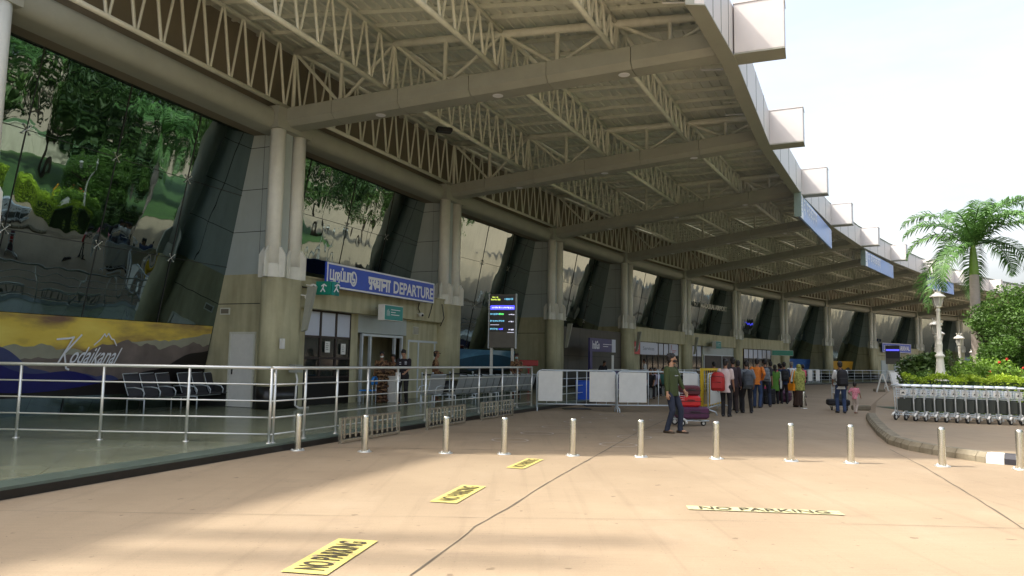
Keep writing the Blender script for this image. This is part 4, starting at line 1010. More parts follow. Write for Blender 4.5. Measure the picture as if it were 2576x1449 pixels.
for v in me.vertices: v.co = text_c+xs_*(v.co.x+.22)+upv*v.co.y+xs_*(v.co.y*.35)+nrm.normalized()*.05
link('lettering', me, bt)
strokes_on([[(.1, 0), (.55, 1.05)], [(-.12, .95), (.35, 1.0), (.55, 1.05)], [(.85, 1.15), (.3, .42), (.5, -.15), (.62, -.2)]], text_c-xs_*.82-upv*.22, xs_, upv, .62, .045, m_signw, bt, .05)
strokes_on([[(0, 0), (.2, .2), (.3, .38), (.38, .28), (.45, .4), (.6, .22), (.7, .2), (.85, 0)]], text_c+xs_*.1+upv*.26, xs_, upv, .75, .03, m_signw, bt, .05)
L2 = (P0(3)-P0(2)).length
banner(2, .5, L2-.2, 1.0, 2.1, [skymat('print_blue_sky', (.06, .18, .32), (.12, .32, .50), (.45, .6, .72))],
    [(lambda u: .55+.25*math.sin(u*5-2.2), mat('print_lake_hills', (.02, .09, .16), .4, var=.2)), (lambda u: .72-2.4*abs(u-.28), mat('print_dark_green_hill', (.012, .035, .02), .4)), (lambda u: .12+.05*math.sin(u*20), mat('print_black_hill', (.012, .009, .009), .4))],
    'blue lake and mountain banner behind the flight display')
L7 = (P0(8)-P0(7)).length
banner(7, .6, L7-.2, .9, 2.3, [skymat('print_blue_sky_far', (.03, .10, .38), (.05, .16, .48), (.14, .3, .55))], [], 'plain bright blue banner low on the glass behind the queue')
banner(8, .6, L7-.4, .9, 2.2, [mat('print_orange', (.62, .33, .03), .4, var=.1)], [(lambda u: .35+.12*math.sin(u*30), mat('print_figures', (.08, .07, .06), .5, var=.5, scale=4))], 'orange banner with dark figures behind the man with the black backpack')
# airline counter
def at3(t, x, y): s, z = onbay(3, t, x, y); return bp(3, s, t, z)
t_ = 1.2; al3, ou3 = bayaxis(3); a3 = math.atan2(al3.y, al3.x)
c0, c1 = at3(t_, 1484, 866), at3(t_, 1539, 868)
m_ind = mat('indigo_vinyl', (.045, .04, .16), .4, var=.06)
t = thing('airline_counter', 'dark indigo airline ticket counter with white airline lettering', 'ticket counter', V((c0.x, c0.y, 0)), a3); w = (c1-c0).length
zt_, zb_ = onbay(3, t_, 1490, 850)[1], onbay(3, t_, 1490, 884)[1]
b = MB(); b.box((w/2, .05, (zt_+zb_)/2), (w, .1, zt_-zb_), bev=.01); b.build('fascia_board', m_ind, t)
b = MB(); b.box((.16, .05, (zb_+FL)/2), (.30, .12, zb_-FL)); b.build('side_panel', m_ind, t)
b = MB(); b.box((w+.28, .05, (zt_+zb_)/2), (.52, .12, zt_-zb_)); b.build('light_panel', m_winw, t)
b = MB(); b.box((w*.55, -.45, FL+.52), (w*1.3, .55, 1.04), bev=.02); b.box((w*.55, -.45, FL+1.06), (w*1.36, .62, .04), mi=1); b.build('desk', [m_ind, m_whitep], t)
b = MB(); b.box((w+.35, .1, 1.6), (.3, .04, .8)); b.build('poster', m_whitep, t)
text_on('IndiGo', (w*.26, -.005, zb_+(zt_-zb_)*.50), X, Z, .45, m_signw, t, w=.95, bold=.03, off=.006)
strokes_on([[(0, .12), (.9, .12)], [(.95, .12), (1.3, .12)], [(0, 0), (.7, 0)]], (w*.58, -.005, zb_+(zt_-zb_)*.42), X, Z, 1, .03, m_signw, t, .006)
# shop signs bay 4
for x0, x1, m, txt, mt, lab in ((1588, 1610, m_red, 'spicejet', m_signw, 'red airline sign with white script in the shop row'), (1611, 1651, m_winw, 'Services', mat('grey_letter', (.2, .25, .35), .5), 'wide white airline sign beside the red one in the shop row'), (1683, 1703, m_winw, 'Air', mat('red_letter', (.5, .05, .05), .5), 'white airline sign with small red emblem at the right of the shop row')):
    o, w, h = sign_on(4, .02, x0, x1, 3.0, 2.16, m, 'airline_sign', lab, th=.06)
    if txt != 'Air': text_on(txt, (0, 0, 0), X, Z, h*.28, mt, o, w=w*.7, bold=.01, off=.01)
    else: strokes_on([[(0, 0), (.15, .5), (.2, .15)], [(.3, .1), (1, .1)], [(.3, 0), (.8, 0)]], (-w*.35, 0, -h*.2), X, Z, w*.7, .04, mt, o, .01)
o, w, h = sign_on(5, .0, 1850, 1874, 2.99, 2.35, m_yellow, 'wall_sign', 'small yellow sign right of the grey second entrance canopy', th=.05)
p = at_bay(5, .7, 1803, 868); a5v, _ = bayaxis(5)
boxsign(p, math.atan2(a5v.y, a5v.x)+R(5), 1.35, .62, .3, m_teal, 'teal sign with white pictograms above the second entrance', 'direction_sign', marks=lines)
p = at_bay(6, 1.2, 1967, 888); a6v, _ = bayaxis(6)
boxsign(p, math.atan2(a6v.y, a6v.x)-R(30), 2.4, .5, .2, m_green, 'long dark green hanging sign near the end of the second entrance', 'direction_sign')
# letters fixed on the glass of bay 6
s0, z0_ = onbay(5, -1.2, 1745, 768); s1, z1_ = onbay(5, -1.2, 1812, 778)
sg = thing('airport_name_letters', 'row of small silver airport name letters standing on the glass of the middle bays', 'sign lettering', bp(5, s0, -.6, z0_))
me = text_mesh('MADURAI AIRPORT', .42, .02, (s1-s0)*1.0, .02); me.materials.append(m_whitep)
a5, u5 = bayaxis(5)
for v in me.vertices: v.co = a5*(v.co.x+(s1-s0)/2)+V((0, 0, v.co.y))+u5*v.co.z
link('lettering', me, sg)
# ------------------------------------------------------------ hanging name boards along the canopy edge
m_skyblue = mat('pale_blue_board', (.20, .33, .66), .35, var=.12, scale=1.5)
def canopy_sign(k, u0, u1, z0, z1, lab, seed):
    a, c = (W(k, u0, TE+.1, z1) if u0 >= 0 else W(k-1, 1+u0, TE+.1, z1)), W(k, u1, TE+.1, z1) if u1 <= 1 else W(k+1, u1-1, TE+.1, z1)
    d = c-a; w = d.length; h = z1-z0; rz = math.atan2(d.y, d.x)
    t = thing('canopy_sign', lab, 'sign', (a+c)/2+V((0, 0, -h/2)), rz, 'name boards hung from the canopy edge')
    b = MB(); b.box((0, 0, 0), (w, .09, h), bev=.01); b.build('board', m_skyblue, t)
    b = MB(); b.box((-w/2+h*.42, -.05, 0), (h*.84, .02, h)); b.build('emblem_panel', m_signw, t)
    strokes_on([[(-.3, -.2), (0, .4), (.3, -.2)], [(-.22, -.1), (.22, -.1)], [(-.14, .05), (.14, .05)], [(-.07, .2), (.07, .2)], [(-.32, -.3), (.32, -.3)]], (-w/2+h*.42, -.06, .05), X, Z, h*.85, h*.045, m_skyblue, t, .004)
    r = random.Random(seed); st = []; x = 0
    for i in range(7 if w > 5 else 5):
        st += [[(x, 1), (x+.62, 1)], [(x+.5, 1), (x+.5, .1)]]
        q = r.random()
        st += [arc(x+.25, .55, .2, 90 if q < .5 else 0, 330, 7)] if q < .7 else [[(x+.1, .9), (x+.12, .5), (x+.5, .5)]]
        x += .8 if r.random() < .8 else 1.15
    sc_ = (w-h*1.3)/x
    strokes_on(st, (-w/2+h*1.05, -.05, -min(sc_, h*.5)/2), X, Z, min(sc_, h*.62), h*.085, m_signw, t, .006)
    b = MB(); b.box((-w/2-.05, .02, 0), (.06, .3, h+.03)); b.build('end_plate', mat('grey_green_frame', (.25, .33, .30), .5), t)
    for x in (-w*.35, 0, w*.35): b = MB(); b.bar((x, .04, h/2), (x, .2, h/2+.1), .04, .04); b.build('hanger', m_alu, t)
canopy_sign(3, -.12, .99, 8.12, 9.19, 'nearest pale blue name board under the canopy edge, long with faint white lettering', 1)
canopy_sign(5, .08, 1.05, 8.42, 9.45, 'middle pale blue name board under the canopy edge with white Hindi-like letters', 2)
canopy_sign(7, .1, .95, 8.6, 9.68, 'farthest pale blue name board under the canopy edge, partly behind the palm', 3)
# bracket loops under the sheet near the edge
for k, u in ((0, .55), (1, .3), (1, .8), (2, .35), (2, .85), (3, .4)):
    p = WZ(k, u, TE-1.1, zr, -.02); b = MB(); q = WZ(k, u, TE-.02, zr, -.02); e = WZ(k, u+.06, TE-.02, zr, -.02)
    b.tube([q, p, p+V((.05, 0, -.42)), e+V((0, 0, -.3))], .022, 6)
    b.build('wire_bracket', m_whitep, T)
p = WZ(1, .33, 3.3, zb, -.05); b = MB(); b.box(p, (.5, .3, .14), .3, bev=.03); b.build('speaker_box', m_black, T)
for x0, y0, pts in ((1, 0, [(1055, 762), (1052, 775), (1058, 790)]), (1, 0, [(1088, 763), (1083, 785), (1078, 800)]), (1, 0, [(1112, 765), (1117, 800), (1108, 820)]), (1, 0, [(748, 708), (762, 722), (780, 724)])):
    b = MB(); b.tube([at_bay(1, .22, *p) for p in pts], .018, 5); b.build('loose_cable', m_black, T)
# clutter at the entrance: sandbag post, cabinet, chair, stanchions
def camo(name, c0, c1, c2, sc=9):
    if name in MATS: return MATS[name]
    m = bpy.data.materials.new(name); m.use_nodes = True; N = m.node_tree.nodes; Lk = m.node_tree.links; b = N['Principled BSDF']
    tc = N.new('ShaderNodeTexCoord'); n = N.new('ShaderNodeTexNoise'); n.inputs['Scale'].default_value = sc; n.inputs['Detail'].default_value = 1.5; Lk.new(tc.outputs['Object'], n.inputs['Vector'])
    r = N.new('ShaderNodeValToRGB'); r.color_ramp.interpolation = 'CONSTANT'; e = r.color_ramp.elements; e[0].position = 0; e[0].color = (*c0, 1); e[1].position = .48; e[1].color = (*c1, 1); x = e.new(.58); x.color = (*c2, 1)
    Lk.new(n.outputs['Fac'], r.inputs[0]); Lk.new(r.outputs[0], b.inputs['Base Color']); b.inputs['Roughness'].default_value = .85; MATS[name] = m; return m
m_camo = camo('camouflage_cloth', (.045, .02, .01), (.26, .15, .07), (.12, .05, .03))
c = G(966, 1012, FL); t = thing('sandbag_post', 'chest-high guard post of camouflage sandbags beside the white cabinet', 'sandbag post', c, a1z)
for j in range(9):
    for i in range(2):
        b = MB(); b.ell((-.22+.44*i+(.05 if j % 2 else -.03), 0, .06+j*.118), (.25, .2, .075), 10, 6); b.build('sandbag', m_camo, t)
c = G(991, 1012, FL); t = thing('white_cabinet', 'narrow white cabinet beside the sandbag post', 'cabinet', c, a1z)
b = MB(); b.box((0, 0, .42), (.34, .34, .84), bev=.01); b.build('body', m_whitep, t); b = MB(); b.box((0, 0, .855), (.38, .38, .03)); b.build('top', m_whitep, t)
c = G(822+38, 1000, FL)
t = thing('notice_board', 'blank white board leaning by the dark skirting of the entrance', 'board', G(868, 1003, FL), a1z); b = MB(); b.box((0, 0, .62), (.34, .03, .82)); b.build('panel', m_whitep, t); b = MB(); b.box((0, .05, .2), (.04, .04, .4)); b.build('leg', m_alu, t)
c = G(940, 1018, FL); t = thing('blue_chair', 'metal chair with rounded blue backrest in front of the sandbag post', 'chair', c, a1z+R(20)); m_bp = mat('blue_chair_plastic', (.03, .22, .62), .4)
b = MB(); b.tube([(-.24, .0, .62), (-.23, 0, .80), (-.12, 0, .86), (.12, 0, .86), (.23, 0, .80), (.24, 0, .62)], .045, 8, flat=.5); b.build('backrest', m_bp, t)
b = MB(); b.box((0, .22, .44), (.46, .42, .04), bev=.015); b.build('seat', m_bp, t)
for x in (-.22, .22):
    for y in (0, .40): b = MB(); b.tube([(x, y, 0), (x, y, .62 if y == 0 else .43)], .013, 6); b.build('leg', m_alu, t)
for i, (x, y) in enumerate(((832, 1010), (1060, 1014), (1087, 1012), (1130, 1004), (1188, 1000))):
    t = thing('queue_post', 'slim grey queue post on the platform, ' + ['left one by the dark skirting', 'one right of the man in black', 'one at the guard in camouflage', 'one behind the first grey bench', 'one behind the middle grey bench'][i], 'queue post', G(x, y, FL), 0, 'queue posts')
    b = MB(); b.lathe((0, 0, 0), [(.16, 0), (.16, .02), (.03, .05), (.022, .06), (.022, .95), (.035, .96), (.035, 1.0), (0, 1.01)], 12); b.build('pole', m_alu, t)
    b = MB(); b.bar((0, 0, .93), (.6, .35, .93), .004, .05); b.build('belt', m_black, t)
s0_, z0_ = onbay(2, -.2, 1318, 913); p = at_depth(1330, 913, 37.2); b = MB(); b.box(p, (.95, .25, .28), bev=.03); b.box(p-V((.0, 0, .2)), (.2, .2, .2)); b.bar(p-V((0, 0, .3)), V((p.x, p.y, FL)), .08, .08); tag(b.build('red_box', m_red), 'red box on a stand against the grey wall, right of the capped guard', 'box')
# ------------------------------------------------------------ people
m_skin = mat('brown_skin', (.27, .13, .075), .55, var=.08, scale=8); m_skin2 = mat('light_brown_skin', (.42, .23, .14), .55, var=.08, scale=8)
m_hair = mat('black_hair', (.010, .008, .007), .55, var=.3, scale=60); m_grey = mat('grey_hair', (.18, .17, .16), .7, var=.3, scale=60)
m_eye = mat('dark_eye', (.01, .008, .007), .2, var=0)
def cloth(n, c, v=.18): return mat(n, c, .85, var=v, scale=7, bump=.35, bscale=9)
def remesh(b, name, m, parent, vox, it=2):
    me = b.mesh(name, m); o = bpy.data.objects.new(name, me); COL.objects.link(o)
    r = o.modifiers.new('r', 'REMESH'); r.mode = 'VOXEL'; r.voxel_size = vox; r.use_smooth_shade = True
    s = o.modifiers.new('s', 'SMOOTH'); s.factor = .5; s.iterations = it
    dg = bpy.context.evaluated_depsgraph_get(); me2 = bpy.data.meshes.new_from_object(o.evaluated_get(dg))
    bpy.data.objects.remove(o); bpy.data.meshes.remove(me); me2.name = name
    me2.materials.clear(); me2.materials.append(m)
    return link(name, me2, parent)
def loft(b, rings, n=16):
    """rings: (centre, lateral axis, forward axis, rl, rf)"""
    vs = []
    for c, la, fa, rl, rf in rings:
        for k in range(n): a = 2*pi*k/n; vs.append(V(c)+V(la)*rl*math.cos(a)+V(fa)*rf*math.sin(a))
    m = len(rings); fs = [(i*n+k, i*n+(k+1) % n, (i+1)*n+(k+1) % n, (i+1)*n+k) for i in range(m-1) for k in range(n)]
    fs += [list(range(n))[::-1], [(m-1)*n+k for k in range(n)]]; b.add(vs, fs, 0, True)
def limb(b, pts, rs, n=12):
    P = []; Rr = []
    for i in range(len(pts)-1):
        k = 4
        for j in range(k): f = j/k; P.append(V(pts[i]).lerp(V(pts[i+1]), f)); Rr.append(rs[i]*(1-f)+rs[i+1]*f)
    P.append(V(pts[-1])); Rr.append(rs[-1]); b.tube(P, Rr, n)
    for p, r in zip(pts, rs): b.ell(p, (r*.99, r*.99, r*.99), 10, 6)
def ik(a, c, l1, l2, hint):
    a, c = V(a), V(c); d = c-a; L = min(d.length, (l1+l2)*.999); d.normalize(); c = a+d*L
    x = (l1*l1-l2*l2+L*L)/(2*L); h = math.sqrt(max(1e-6, l1*l1-x*x)); p = V(hint)-d*V(hint).dot(d); p.normalize()
    return a+d*x+p*h, c
def hand(b, w, d, side, s, curl=.5, palm=None):
    """wrist w, hand direction d; five bent fingers, thumb leaving the side of the palm"""
    d = V(d).normalized(); pn = V(palm) if palm else V((0, -side, 0)); pn = (pn-d*pn.dot(d)).normalized(); l = d.cross(pn)*1.0
    loft(b, [(w, l, pn, .026*s, .02*s), (w+d*.04*s, l, pn, .038*s, .018*s), (w+d*.085*s, l, pn, .04*s, .015*s)], 12)
    fwd = l if l.x > 0 else -l
    for i, (o, L_) in enumerate(((.030, .068), (.010, .078), (-.010, .072), (-.029, .056))):
        p0 = w+d*.075*s+fwd*o*s; c1 = curl; a1 = (d*math.cos(c1*.6)+pn*math.sin(c1*.6)); a2 = (d*math.cos(c1*1.5)+pn*math.sin(c1*1.5))
        p1 = p0+a1*L_*.55*s; p2 = p1+a2*L_*.5*s; b.tube([p0, p1, p2], [.0095*s, .0088*s, .0072*s], 8); b.ell(p2, (.0072*s,)*3, 8, 5); b.ell(p1, (.009*s,)*3, 8, 5)
    t0 = w+d*.025*s+fwd*.03*s; t1 = t0+(d*.6+fwd*.7+pn*.3)*.035*s; t2 = t1+(d*.9+fwd*.1+pn*.4)*.032*s
    b.tube([t0, t1, t2], [.013*s, .011*s, .008*s], 8); b.ell(t2, (.008*s,)*3, 8, 5)
def person(c, face, H, lab, feet=((.05, .1), (-.05, -.1)), hands=((.08, .26, .78), (.05, -.26, .78)), lean=0., head=(0, 0), skin=None, hair='short', hairm=None,
           top='long', topm=None, legm=None, shoem=None, skirt=None, skirtm=None, seat=None, mask=None, cap=None, scarf=None, belly=1., grp=None, child=False, cuff=.0, curl=.5, hem=.0, bulk=1.):
    s = H/1.75; skin = skin or m_skin; t = thing('person', lab, 'person', c, face, grp)
    hs = 1.25 if child else 1.
    hipz = (.93 if seat is None else seat/s)*s
    hip = V((0 if seat is None else -.12*s, 0, hipz)); ln = R(lean)
    up = V((math.sin(ln), 0, math.cos(ln))); fw = V((math.cos(ln), 0, -math.sin(ln))); la = V((0, 1, 0))
    sp = lambda z, f=0.: hip+up*z*s+fw*f*s
    chest = sp(.42); neck0 = sp(.53, .0); neck1 = sp(.60, .02); hc = sp(.70, .035)
    hy, hp = R(head[0]), R(head[1])
    HM = Matrix.Rotation(hy, 3, 'Z') @ Matrix.Rotation(hp+ln*.6, 3, 'Y')
    hd = lambda x, y, z: hc+HM @ (V((x, y, z))*s*hs)
    if not child: hc = neck1+HM @ V((.015, 0, .10))*s
    sh = [sp(.475, -.005)+la*.175*s*sd for sd in (1, -1)]
    hj = [hip+la*.09*s*sd+V((0, 0, -.02*s)) for sd in (1, -1)]
    # legs
    ank = []; kn = []
    for i, f in enumerate(feet):
        a = V((f[0]*s, f[1]*s, (.085+(f[2] if len(f) > 2 else 0))*s)); k_, a = ik(hj[i], a, .43*s, .43*s, (1, .12*(1-2*i), 0)); kn.append(k_); ank.append(a)
    wr = []; el = []
    for i, h_ in enumerate(hands):
        w_ = V((h_[0]*s, h_[1]*s, h_[2]*s)) if len(h_) == 3 else V(h_[:3])
        e_, w_ = ik(sh[i], w_, .29*s, .25*s, (-.8, .5*(1-2*i), -.25)); el.append(e_); wr.append(w_)
    b = MB(); vox = .0085 if H > 1.2 else .007
    loft(b, [(sp(-.08), la, fw, .12*s, .08*s), (sp(.0), la, fw, .145*s, .10*s), (sp(.12), la, fw, .125*s, .085*s*belly), (sp(.32), la, fw, .15*s, .10*s), (sp(.45), la, fw, .15*s, .09*s), (sp(.52), la, fw, .07*s, .06*s)])
    limb(b, [neck0-up*.04*s, neck1+up*.03*s], [.058*s, .052*s])
    # head: skull, jaw, nose, ears, brow
    b.ell(hd(-.01, 0, .03), (.095*s*hs, .075*s*hs, .092*s*hs), 16, 12, M=HM); b.ell(hd(.022, 0, -.045), (.062*s*hs, .056*s*hs, .065*s*hs), 14, 10, M=HM)
    b.ell(hd(.055, 0, -.085), (.026*s*hs, .03*s*hs, .022*s*hs), 10, 6, M=HM)
    b.tube([hd(.078, 0, .025), hd(.098, 0, -.018), hd(.078, 0, -.032)], [.009*s, .014*s, .010*s], 8)
    for sd in (1, -1): b.ell(hd(-.005, sd*.077, -.01), (.018*s*hs, .008*s*hs, .03*s*hs), 8, 6, M=HM); b.tube([hd(.072, sd*.012, .03), hd(.066, sd*.045, .03)], .008*s, 6)
    b.tube([hd(.075, -.022, -.058), hd(.083, 0, -.057), hd(.075, .022, -.058)], .006*s, 6)
    for i, sd in enumerate((1, -1)):
        limb(b, [sh[i], el[i], wr[i]], [.047*s, .036*s, .025*s])
        hdir = (wr[i]-el[i]).normalized()
        hand(b, wr[i], hdir, sd, s*(1. if not child else .85), curl)
        limb(b, [hj[i], kn[i], ank[i]], [.075*s, .052*s, .034*s])
        b.ell(ank[i]+V((.06, 0, -.045))*s, (.11*s, .04*s, .035*s), 10, 6)
    remesh(b, 'body', skin, t, vox)
    for sd in (1, -1):
        if mask is not None or (top and hair != 'back'):
            e = MB(); e.ell(hd(.070, sd*.03, .008), (.010*s, .014*s, .008*s), 8, 6, M=HM); e.build('eye', m_eye, t)
    # clothes
    tm = topm; lg = [(neck0-up*.01*s)]
    if top:
        b = MB(); hz = -.12-hem
        loft(b, [(sp(hz), la, fw, (.158+hem*.12)*s*bulk, (.118+hem*.1)*s*max(1, belly*.98)), (sp(.0), la, fw, bulk*.163*s, .122*s*belly), (sp(.12), la, fw, bulk*.150*s, .116*s*belly), (sp(.32), la, fw, bulk*.172*s, .124*s), (sp(.43), la, fw, bulk*.178*s, .112*s), (sp(.50), la, fw, .125*s, .082*s), (sp(.53), la, fw, .072*s, .066*s)], 20)
        for i in (0, 1):
            if top == 'long': limb(b, [sh[i], el[i], wr[i].lerp(el[i], cuff)], [.068*s*bulk, .052*s*bulk, .040*s])
            elif top == 'short':
                m_ = sh[i].lerp(el[i], .78); limb(b, [sh[i], m_], [.070*s, .062*s])
        # folds
        r_ = random.Random(int(abs(c[0])*100))
        for j in range(5):
            z_ = -.08+.09*j; a0 = r_.uniform(-1, 1); b.tube([sp(z_, .11*belly*math.cos(a0))+la*.15*s*math.sin(a0), sp(z_+r_.uniform(.03, .07), .105*math.cos(a0+.8))+la*.15*s*math.sin(a0+.8)], .012*s, 6)
        remesh(b, 'shirt', tm, t, .011, 3)
    if skirt is None:
        b = MB(); loft(b, [(sp(-.11), la, fw, .135*s, .105*s), (sp(-.02), la, fw, .158*s, .115*s), (sp(.06), la, fw, .148*s, .105*s)])
        for i in (0, 1):
            a = ank[i]+V((0, 0, -.01*s)); limb(b, [hj[i], kn[i], a], [.097*s, .070*s, .056*s])
            b.tube([kn[i].lerp(a, .85), a+V((.01, 0, -.03*s))], [.06*s, .064*s], 10)
        remesh(b, 'trousers', legm, t, .012, 3)
    else:
        b = MB(); zb_ = .06
        loft(b, [(V((0, 0, zb_*s)), la, V((1, 0, 0)), skirt*s, skirt*.8*s), (V((0, 0, .45*s)), la, V((1, 0, 0)), skirt*.78*s, skirt*.65*s), (hip, la, V((1, 0, 0)), .17*s, .14*s), (hip+V((0, 0, .1*s)), la, V((1, 0, 0)), .15*s, .12*s)], 24)
        for j in range(14):
            a = 2*pi*j/14; b.tube([V((skirt*.8*math.cos(a), skirt*math.sin(a), zb_))*s, V((.13*math.cos(a), .16*math.sin(a), .85))*s], [.03*s, .008*s], 6)
        remesh(b, 'skirt', skirtm, t, .014, 2)
    for i in (0, 1):
        b = MB(); a = ank[i]; dn = V((0, 0, -.085*s)); fr = V((1, .12*(1-2*i), 0)).normalized(); lt = V((-fr.y, fr.x, 0)); o = V((a.x, a.y, a.z-.085*s))
        loft(b, [(o-fr*.075*s+V((0, 0, .03*s)), lt, V((0, 0, 1)), .030*s, .030*s), (o-fr*.03*s+V((0, 0, .045*s)), lt, V((0, 0, 1)), .044*s, .045*s), (o+fr*.05*s+V((0, 0, .038*s)), lt, V((0, 0, 1)), .047*s, .037*s), (o+fr*.13*s+V((0, 0, .028*s)), lt, V((0, 0, 1)), .05*s, .028*s), (o+fr*.19*s+V((0, 0, .02*s)), lt, V((0, 0, 1)), .028*s, .018*s)], 12)
        b.build('shoe', shoem or m_black, t)
    if hair:
        b = MB(); hm = hairm or m_hair
        b.ell(hd(-.022, 0, .048), (.100*s*hs, .084*s*hs, .090*s*hs), 16, 10, M=HM); b.ell(hd(-.055, 0, .0), (.062*s*hs, .074*s*hs, .085*s*hs), 14, 10, M=HM)
        r_ = random.Random(5)
        for j in range(26):
            a = r_.uniform(0, 2*pi); ph = r_.uniform(.1, 1.2); p = hd(-.022+.096*math.cos(a)*math.cos(ph), .08*math.sin(a)*math.cos(ph), .052+.088*math.sin(ph)); b.ell(p, (.018*s,)*3, 6, 4)
        if hair in ('long', 'braid'): b.ell(hd(-.06, 0, -.07), (.045*s, .065*s, .08*s), 12, 8)
        if hair == 'bun': b.ell(hd(-.12, 0, .01), (.045*s, .05*s, .045*s), 12, 8)
        remesh(b, 'hair', hm, t, .009, 2)
        if hair == 'braid':
            b = MB()
            for j in range(14): b.ell(hd(-.11-.002*j, .008*(-1)**j, -.06-.035*j), (.024*s*(1-j*.03), .028*s*(1-j*.03), .027*s), 8, 6)
            b.build('braid', hm, t)
    if mask is not None:
        b = MB(); b.ell(hd(.036, 0, -.045), (.062*s, .061*s, .048*s), 14, 10, M=HM); b.build('face_mask', mask, t)
    if cap is not None:
        b = MB(); b.ell(hd(-.012, 0, .068), (.104*s, .09*s, .062*s), 16, 8, M=HM); b.ell(hd(.10, 0, .052), (.06*s, .06*s, .012*s), 12, 6, M=HM); b.build('cap', cap, t)
    if scarf is not None:
        b = MB(); b.ell(hd(-.02, 0, .03), (.112*s, .098*s, .108*s), 16, 10, M=HM); loft(b, [(sp(-.25, -.02), la, fw, .24*s, .15*s), (sp(.1, -.02), la, fw, .20*s, .15*s), (sp(.38, -.02), la, fw, .215*s, .14*s), (sp(.5, -.01), la, fw, .15*s, .11*s), (hd(-.03, 0, -.06), la, fw, .09*s, .10*s)], 20)
        for i in (0, 1): limb(b, [sh[i], el[i]], [.085*s, .08*s])
        remesh(b, 'shawl', scarf, t, .012, 3)
    t['_'] = 0; del t['_']
    return t, dict(sp=sp, la=la, up=up, fw=fw, wr=wr, s=s, sh=sh)
def to_world(t, p): return V(t.location)+Matrix.Rotation(t.rotation_euler[2], 3, 'Z') @ V(p)
def backpack(pt, info, m, lab, size=(.32, .2, .46), drop=.0, side=0., m2=None, straps=True):
    t0 = pt; s = info['s']; fz = t0.rotation_euler[2]
    pos = info['sp'](.26-drop, -.13-size[1]/2)+V((0, side, 0))
    t = thing('backpack', lab, 'backpack', to_world(t0, pos), fz)
    w, d, h = size; b = MB()
    loft(b, [((0, 0, -h/2), (0, 1, 0), (1, 0, 0), w*.40, d*.42), ((0, 0, -h/2+.03), (0, 1, 0), (1, 0, 0), w*.5, d*.5), ((0, 0, h*.15), (0, 1, 0), (1, 0, 0), w*.5, d*.5), ((0, 0, h*.4), (0, 1, 0), (1, 0, 0), w*.43, d*.42), ((0, 0, h/2), (0, 1, 0), (1, 0, 0), w*.25, d*.25)], 20)
    b.build('main_bag', m, t)
    b = MB(); x = -d/2+.0; b.box((x, 0, -h*.2), (.09, w*.78, h*.42), bev=.035); b.build('front_pocket', m2 or m, t)
    b = MB(); b.tube([(x-.048, -w*.33, -h*.03), (x-.05, w*.33, -h*.03)], .006, 5); b.tube([(-.06, -w*.49, h*.2), (-d*.5, -w*.3, h*.28), (-d*.5, w*.3, h*.28), (-.06, w*.49, h*.2)], .006, 5); b.build('zip', m_joint, t)
    if straps:
        for sd in (-1, 1):
            b = MB(); b.tube([(d*.35, sd*.09, h*.35), (d*.5+.10*s, sd*.11, h*.5-.02), (d*.5+.26*s, sd*.115, h*.22), (d*.5+.22*s, sd*.14, -h*.1), (d*.3, sd*.15, -h*.35)], [.026]*5, 8, flat=.35); b.build('strap', m_blk, t)
    b = MB(); b.tube([(d*.2, -.04, h*.46), (d*.2, -.03, h*.54), (d*.2, .03, h*.54), (d*.2, .04, h*.46)], .009, 6); b.build('carry_handle', m_blk, t)
    return t
J = cloth('dark_blue_jeans', (.018, .024, .045)); JM = cloth('mid_blue_jeans', (.03, .055, .13)); BK = cloth('black_trousers', (.012, .010, .012)); BR = cloth('dark_brown_trousers', (.03, .018, .016))
m_sandal = mat('brown_leather', (.07, .045, .025), .6, var=.2)
Q = 'people queueing beyond the luggage trolley'
# man in green jumper pushing the trolley (faces right)
Pm, I = person(G(1690, 1089), R(-40), 1.78, 'man in dark green jumper, jeans and black face mask, walking right beside a loaded trolley', feet=((.14, .12), (-.06, -.12, .0)), hands=((.20, .30, .86), (.04, -.27, .74)), lean=-2, skin=m_skin2, top='long', topm=cloth('olive_green_jumper', (.045, .062, .018)), legm=J, shoem=m_sandal, mask=mat('black_mask', (.012, .010, .010), .8, var=.1), belly=1.2, bulk=1.13, head=(30, -2), cuff=.30, curl=.7)
b = MB(); p = I['sp'](.33, .135); 
strokes_on([[(0, 0), (.02, 0)], [(.03, 0), (.06, .01)], [(.075, 0), (.09, 0)], [(.1, 0), (.13, .01)], [(.145, 0), (.16, 0)]], p+V((.003, -.09, 0)), (0, 1, 0), (0, 0, 1), 1, .012, m_signw, Pm, .003, 'chest_print')
# queue
P, I = person(G(1826, 1048), R(62), 1.72, 'man in pale pink-white shirt and black trousers with red backpack, back to the camera', feet=((.04, .09), (-.10, -.12, .01)), hands=((.05, .26, .80), (.10, -.24, .82)), top='short', topm=cloth('pale_pink_shirt', (.62, .50, .48), .06), legm=BK, hair='short', hem=.08, grp=Q)
backpack(P, I, mat('red_nylon', (.42, .02, .02), .55, var=.15, scale=12), 'red and black backpack hanging low on the man in the pale shirt', (.42, .28, .56), .12, .17, m2=mat('red_nylon', (.42, .02, .02), .55, var=.15, scale=12))
P, I = person(G(1845, 1039), R(80), 1.78, 'tall man in dark shirt and dark trousers, half hidden behind the pale-shirted man', feet=((.06, .1), (-.06, -.1)), top='long', topm=cloth('dark_plum_shirt', (.03, .018, .025)), legm=BR, grp=Q)
P, I = person(G(1880, 1039), R(85), 1.70, 'man in grey T-shirt and black trousers with a grey backpack, back to the camera', feet=((.04, .13), (-.04, -.13)), hands=((.12, .22, .95), (.10, -.25, .9)), top='short', topm=cloth('grey_tshirt', (.16, .18, .20)), legm=BK, hair='short', grp=Q, lean=4)
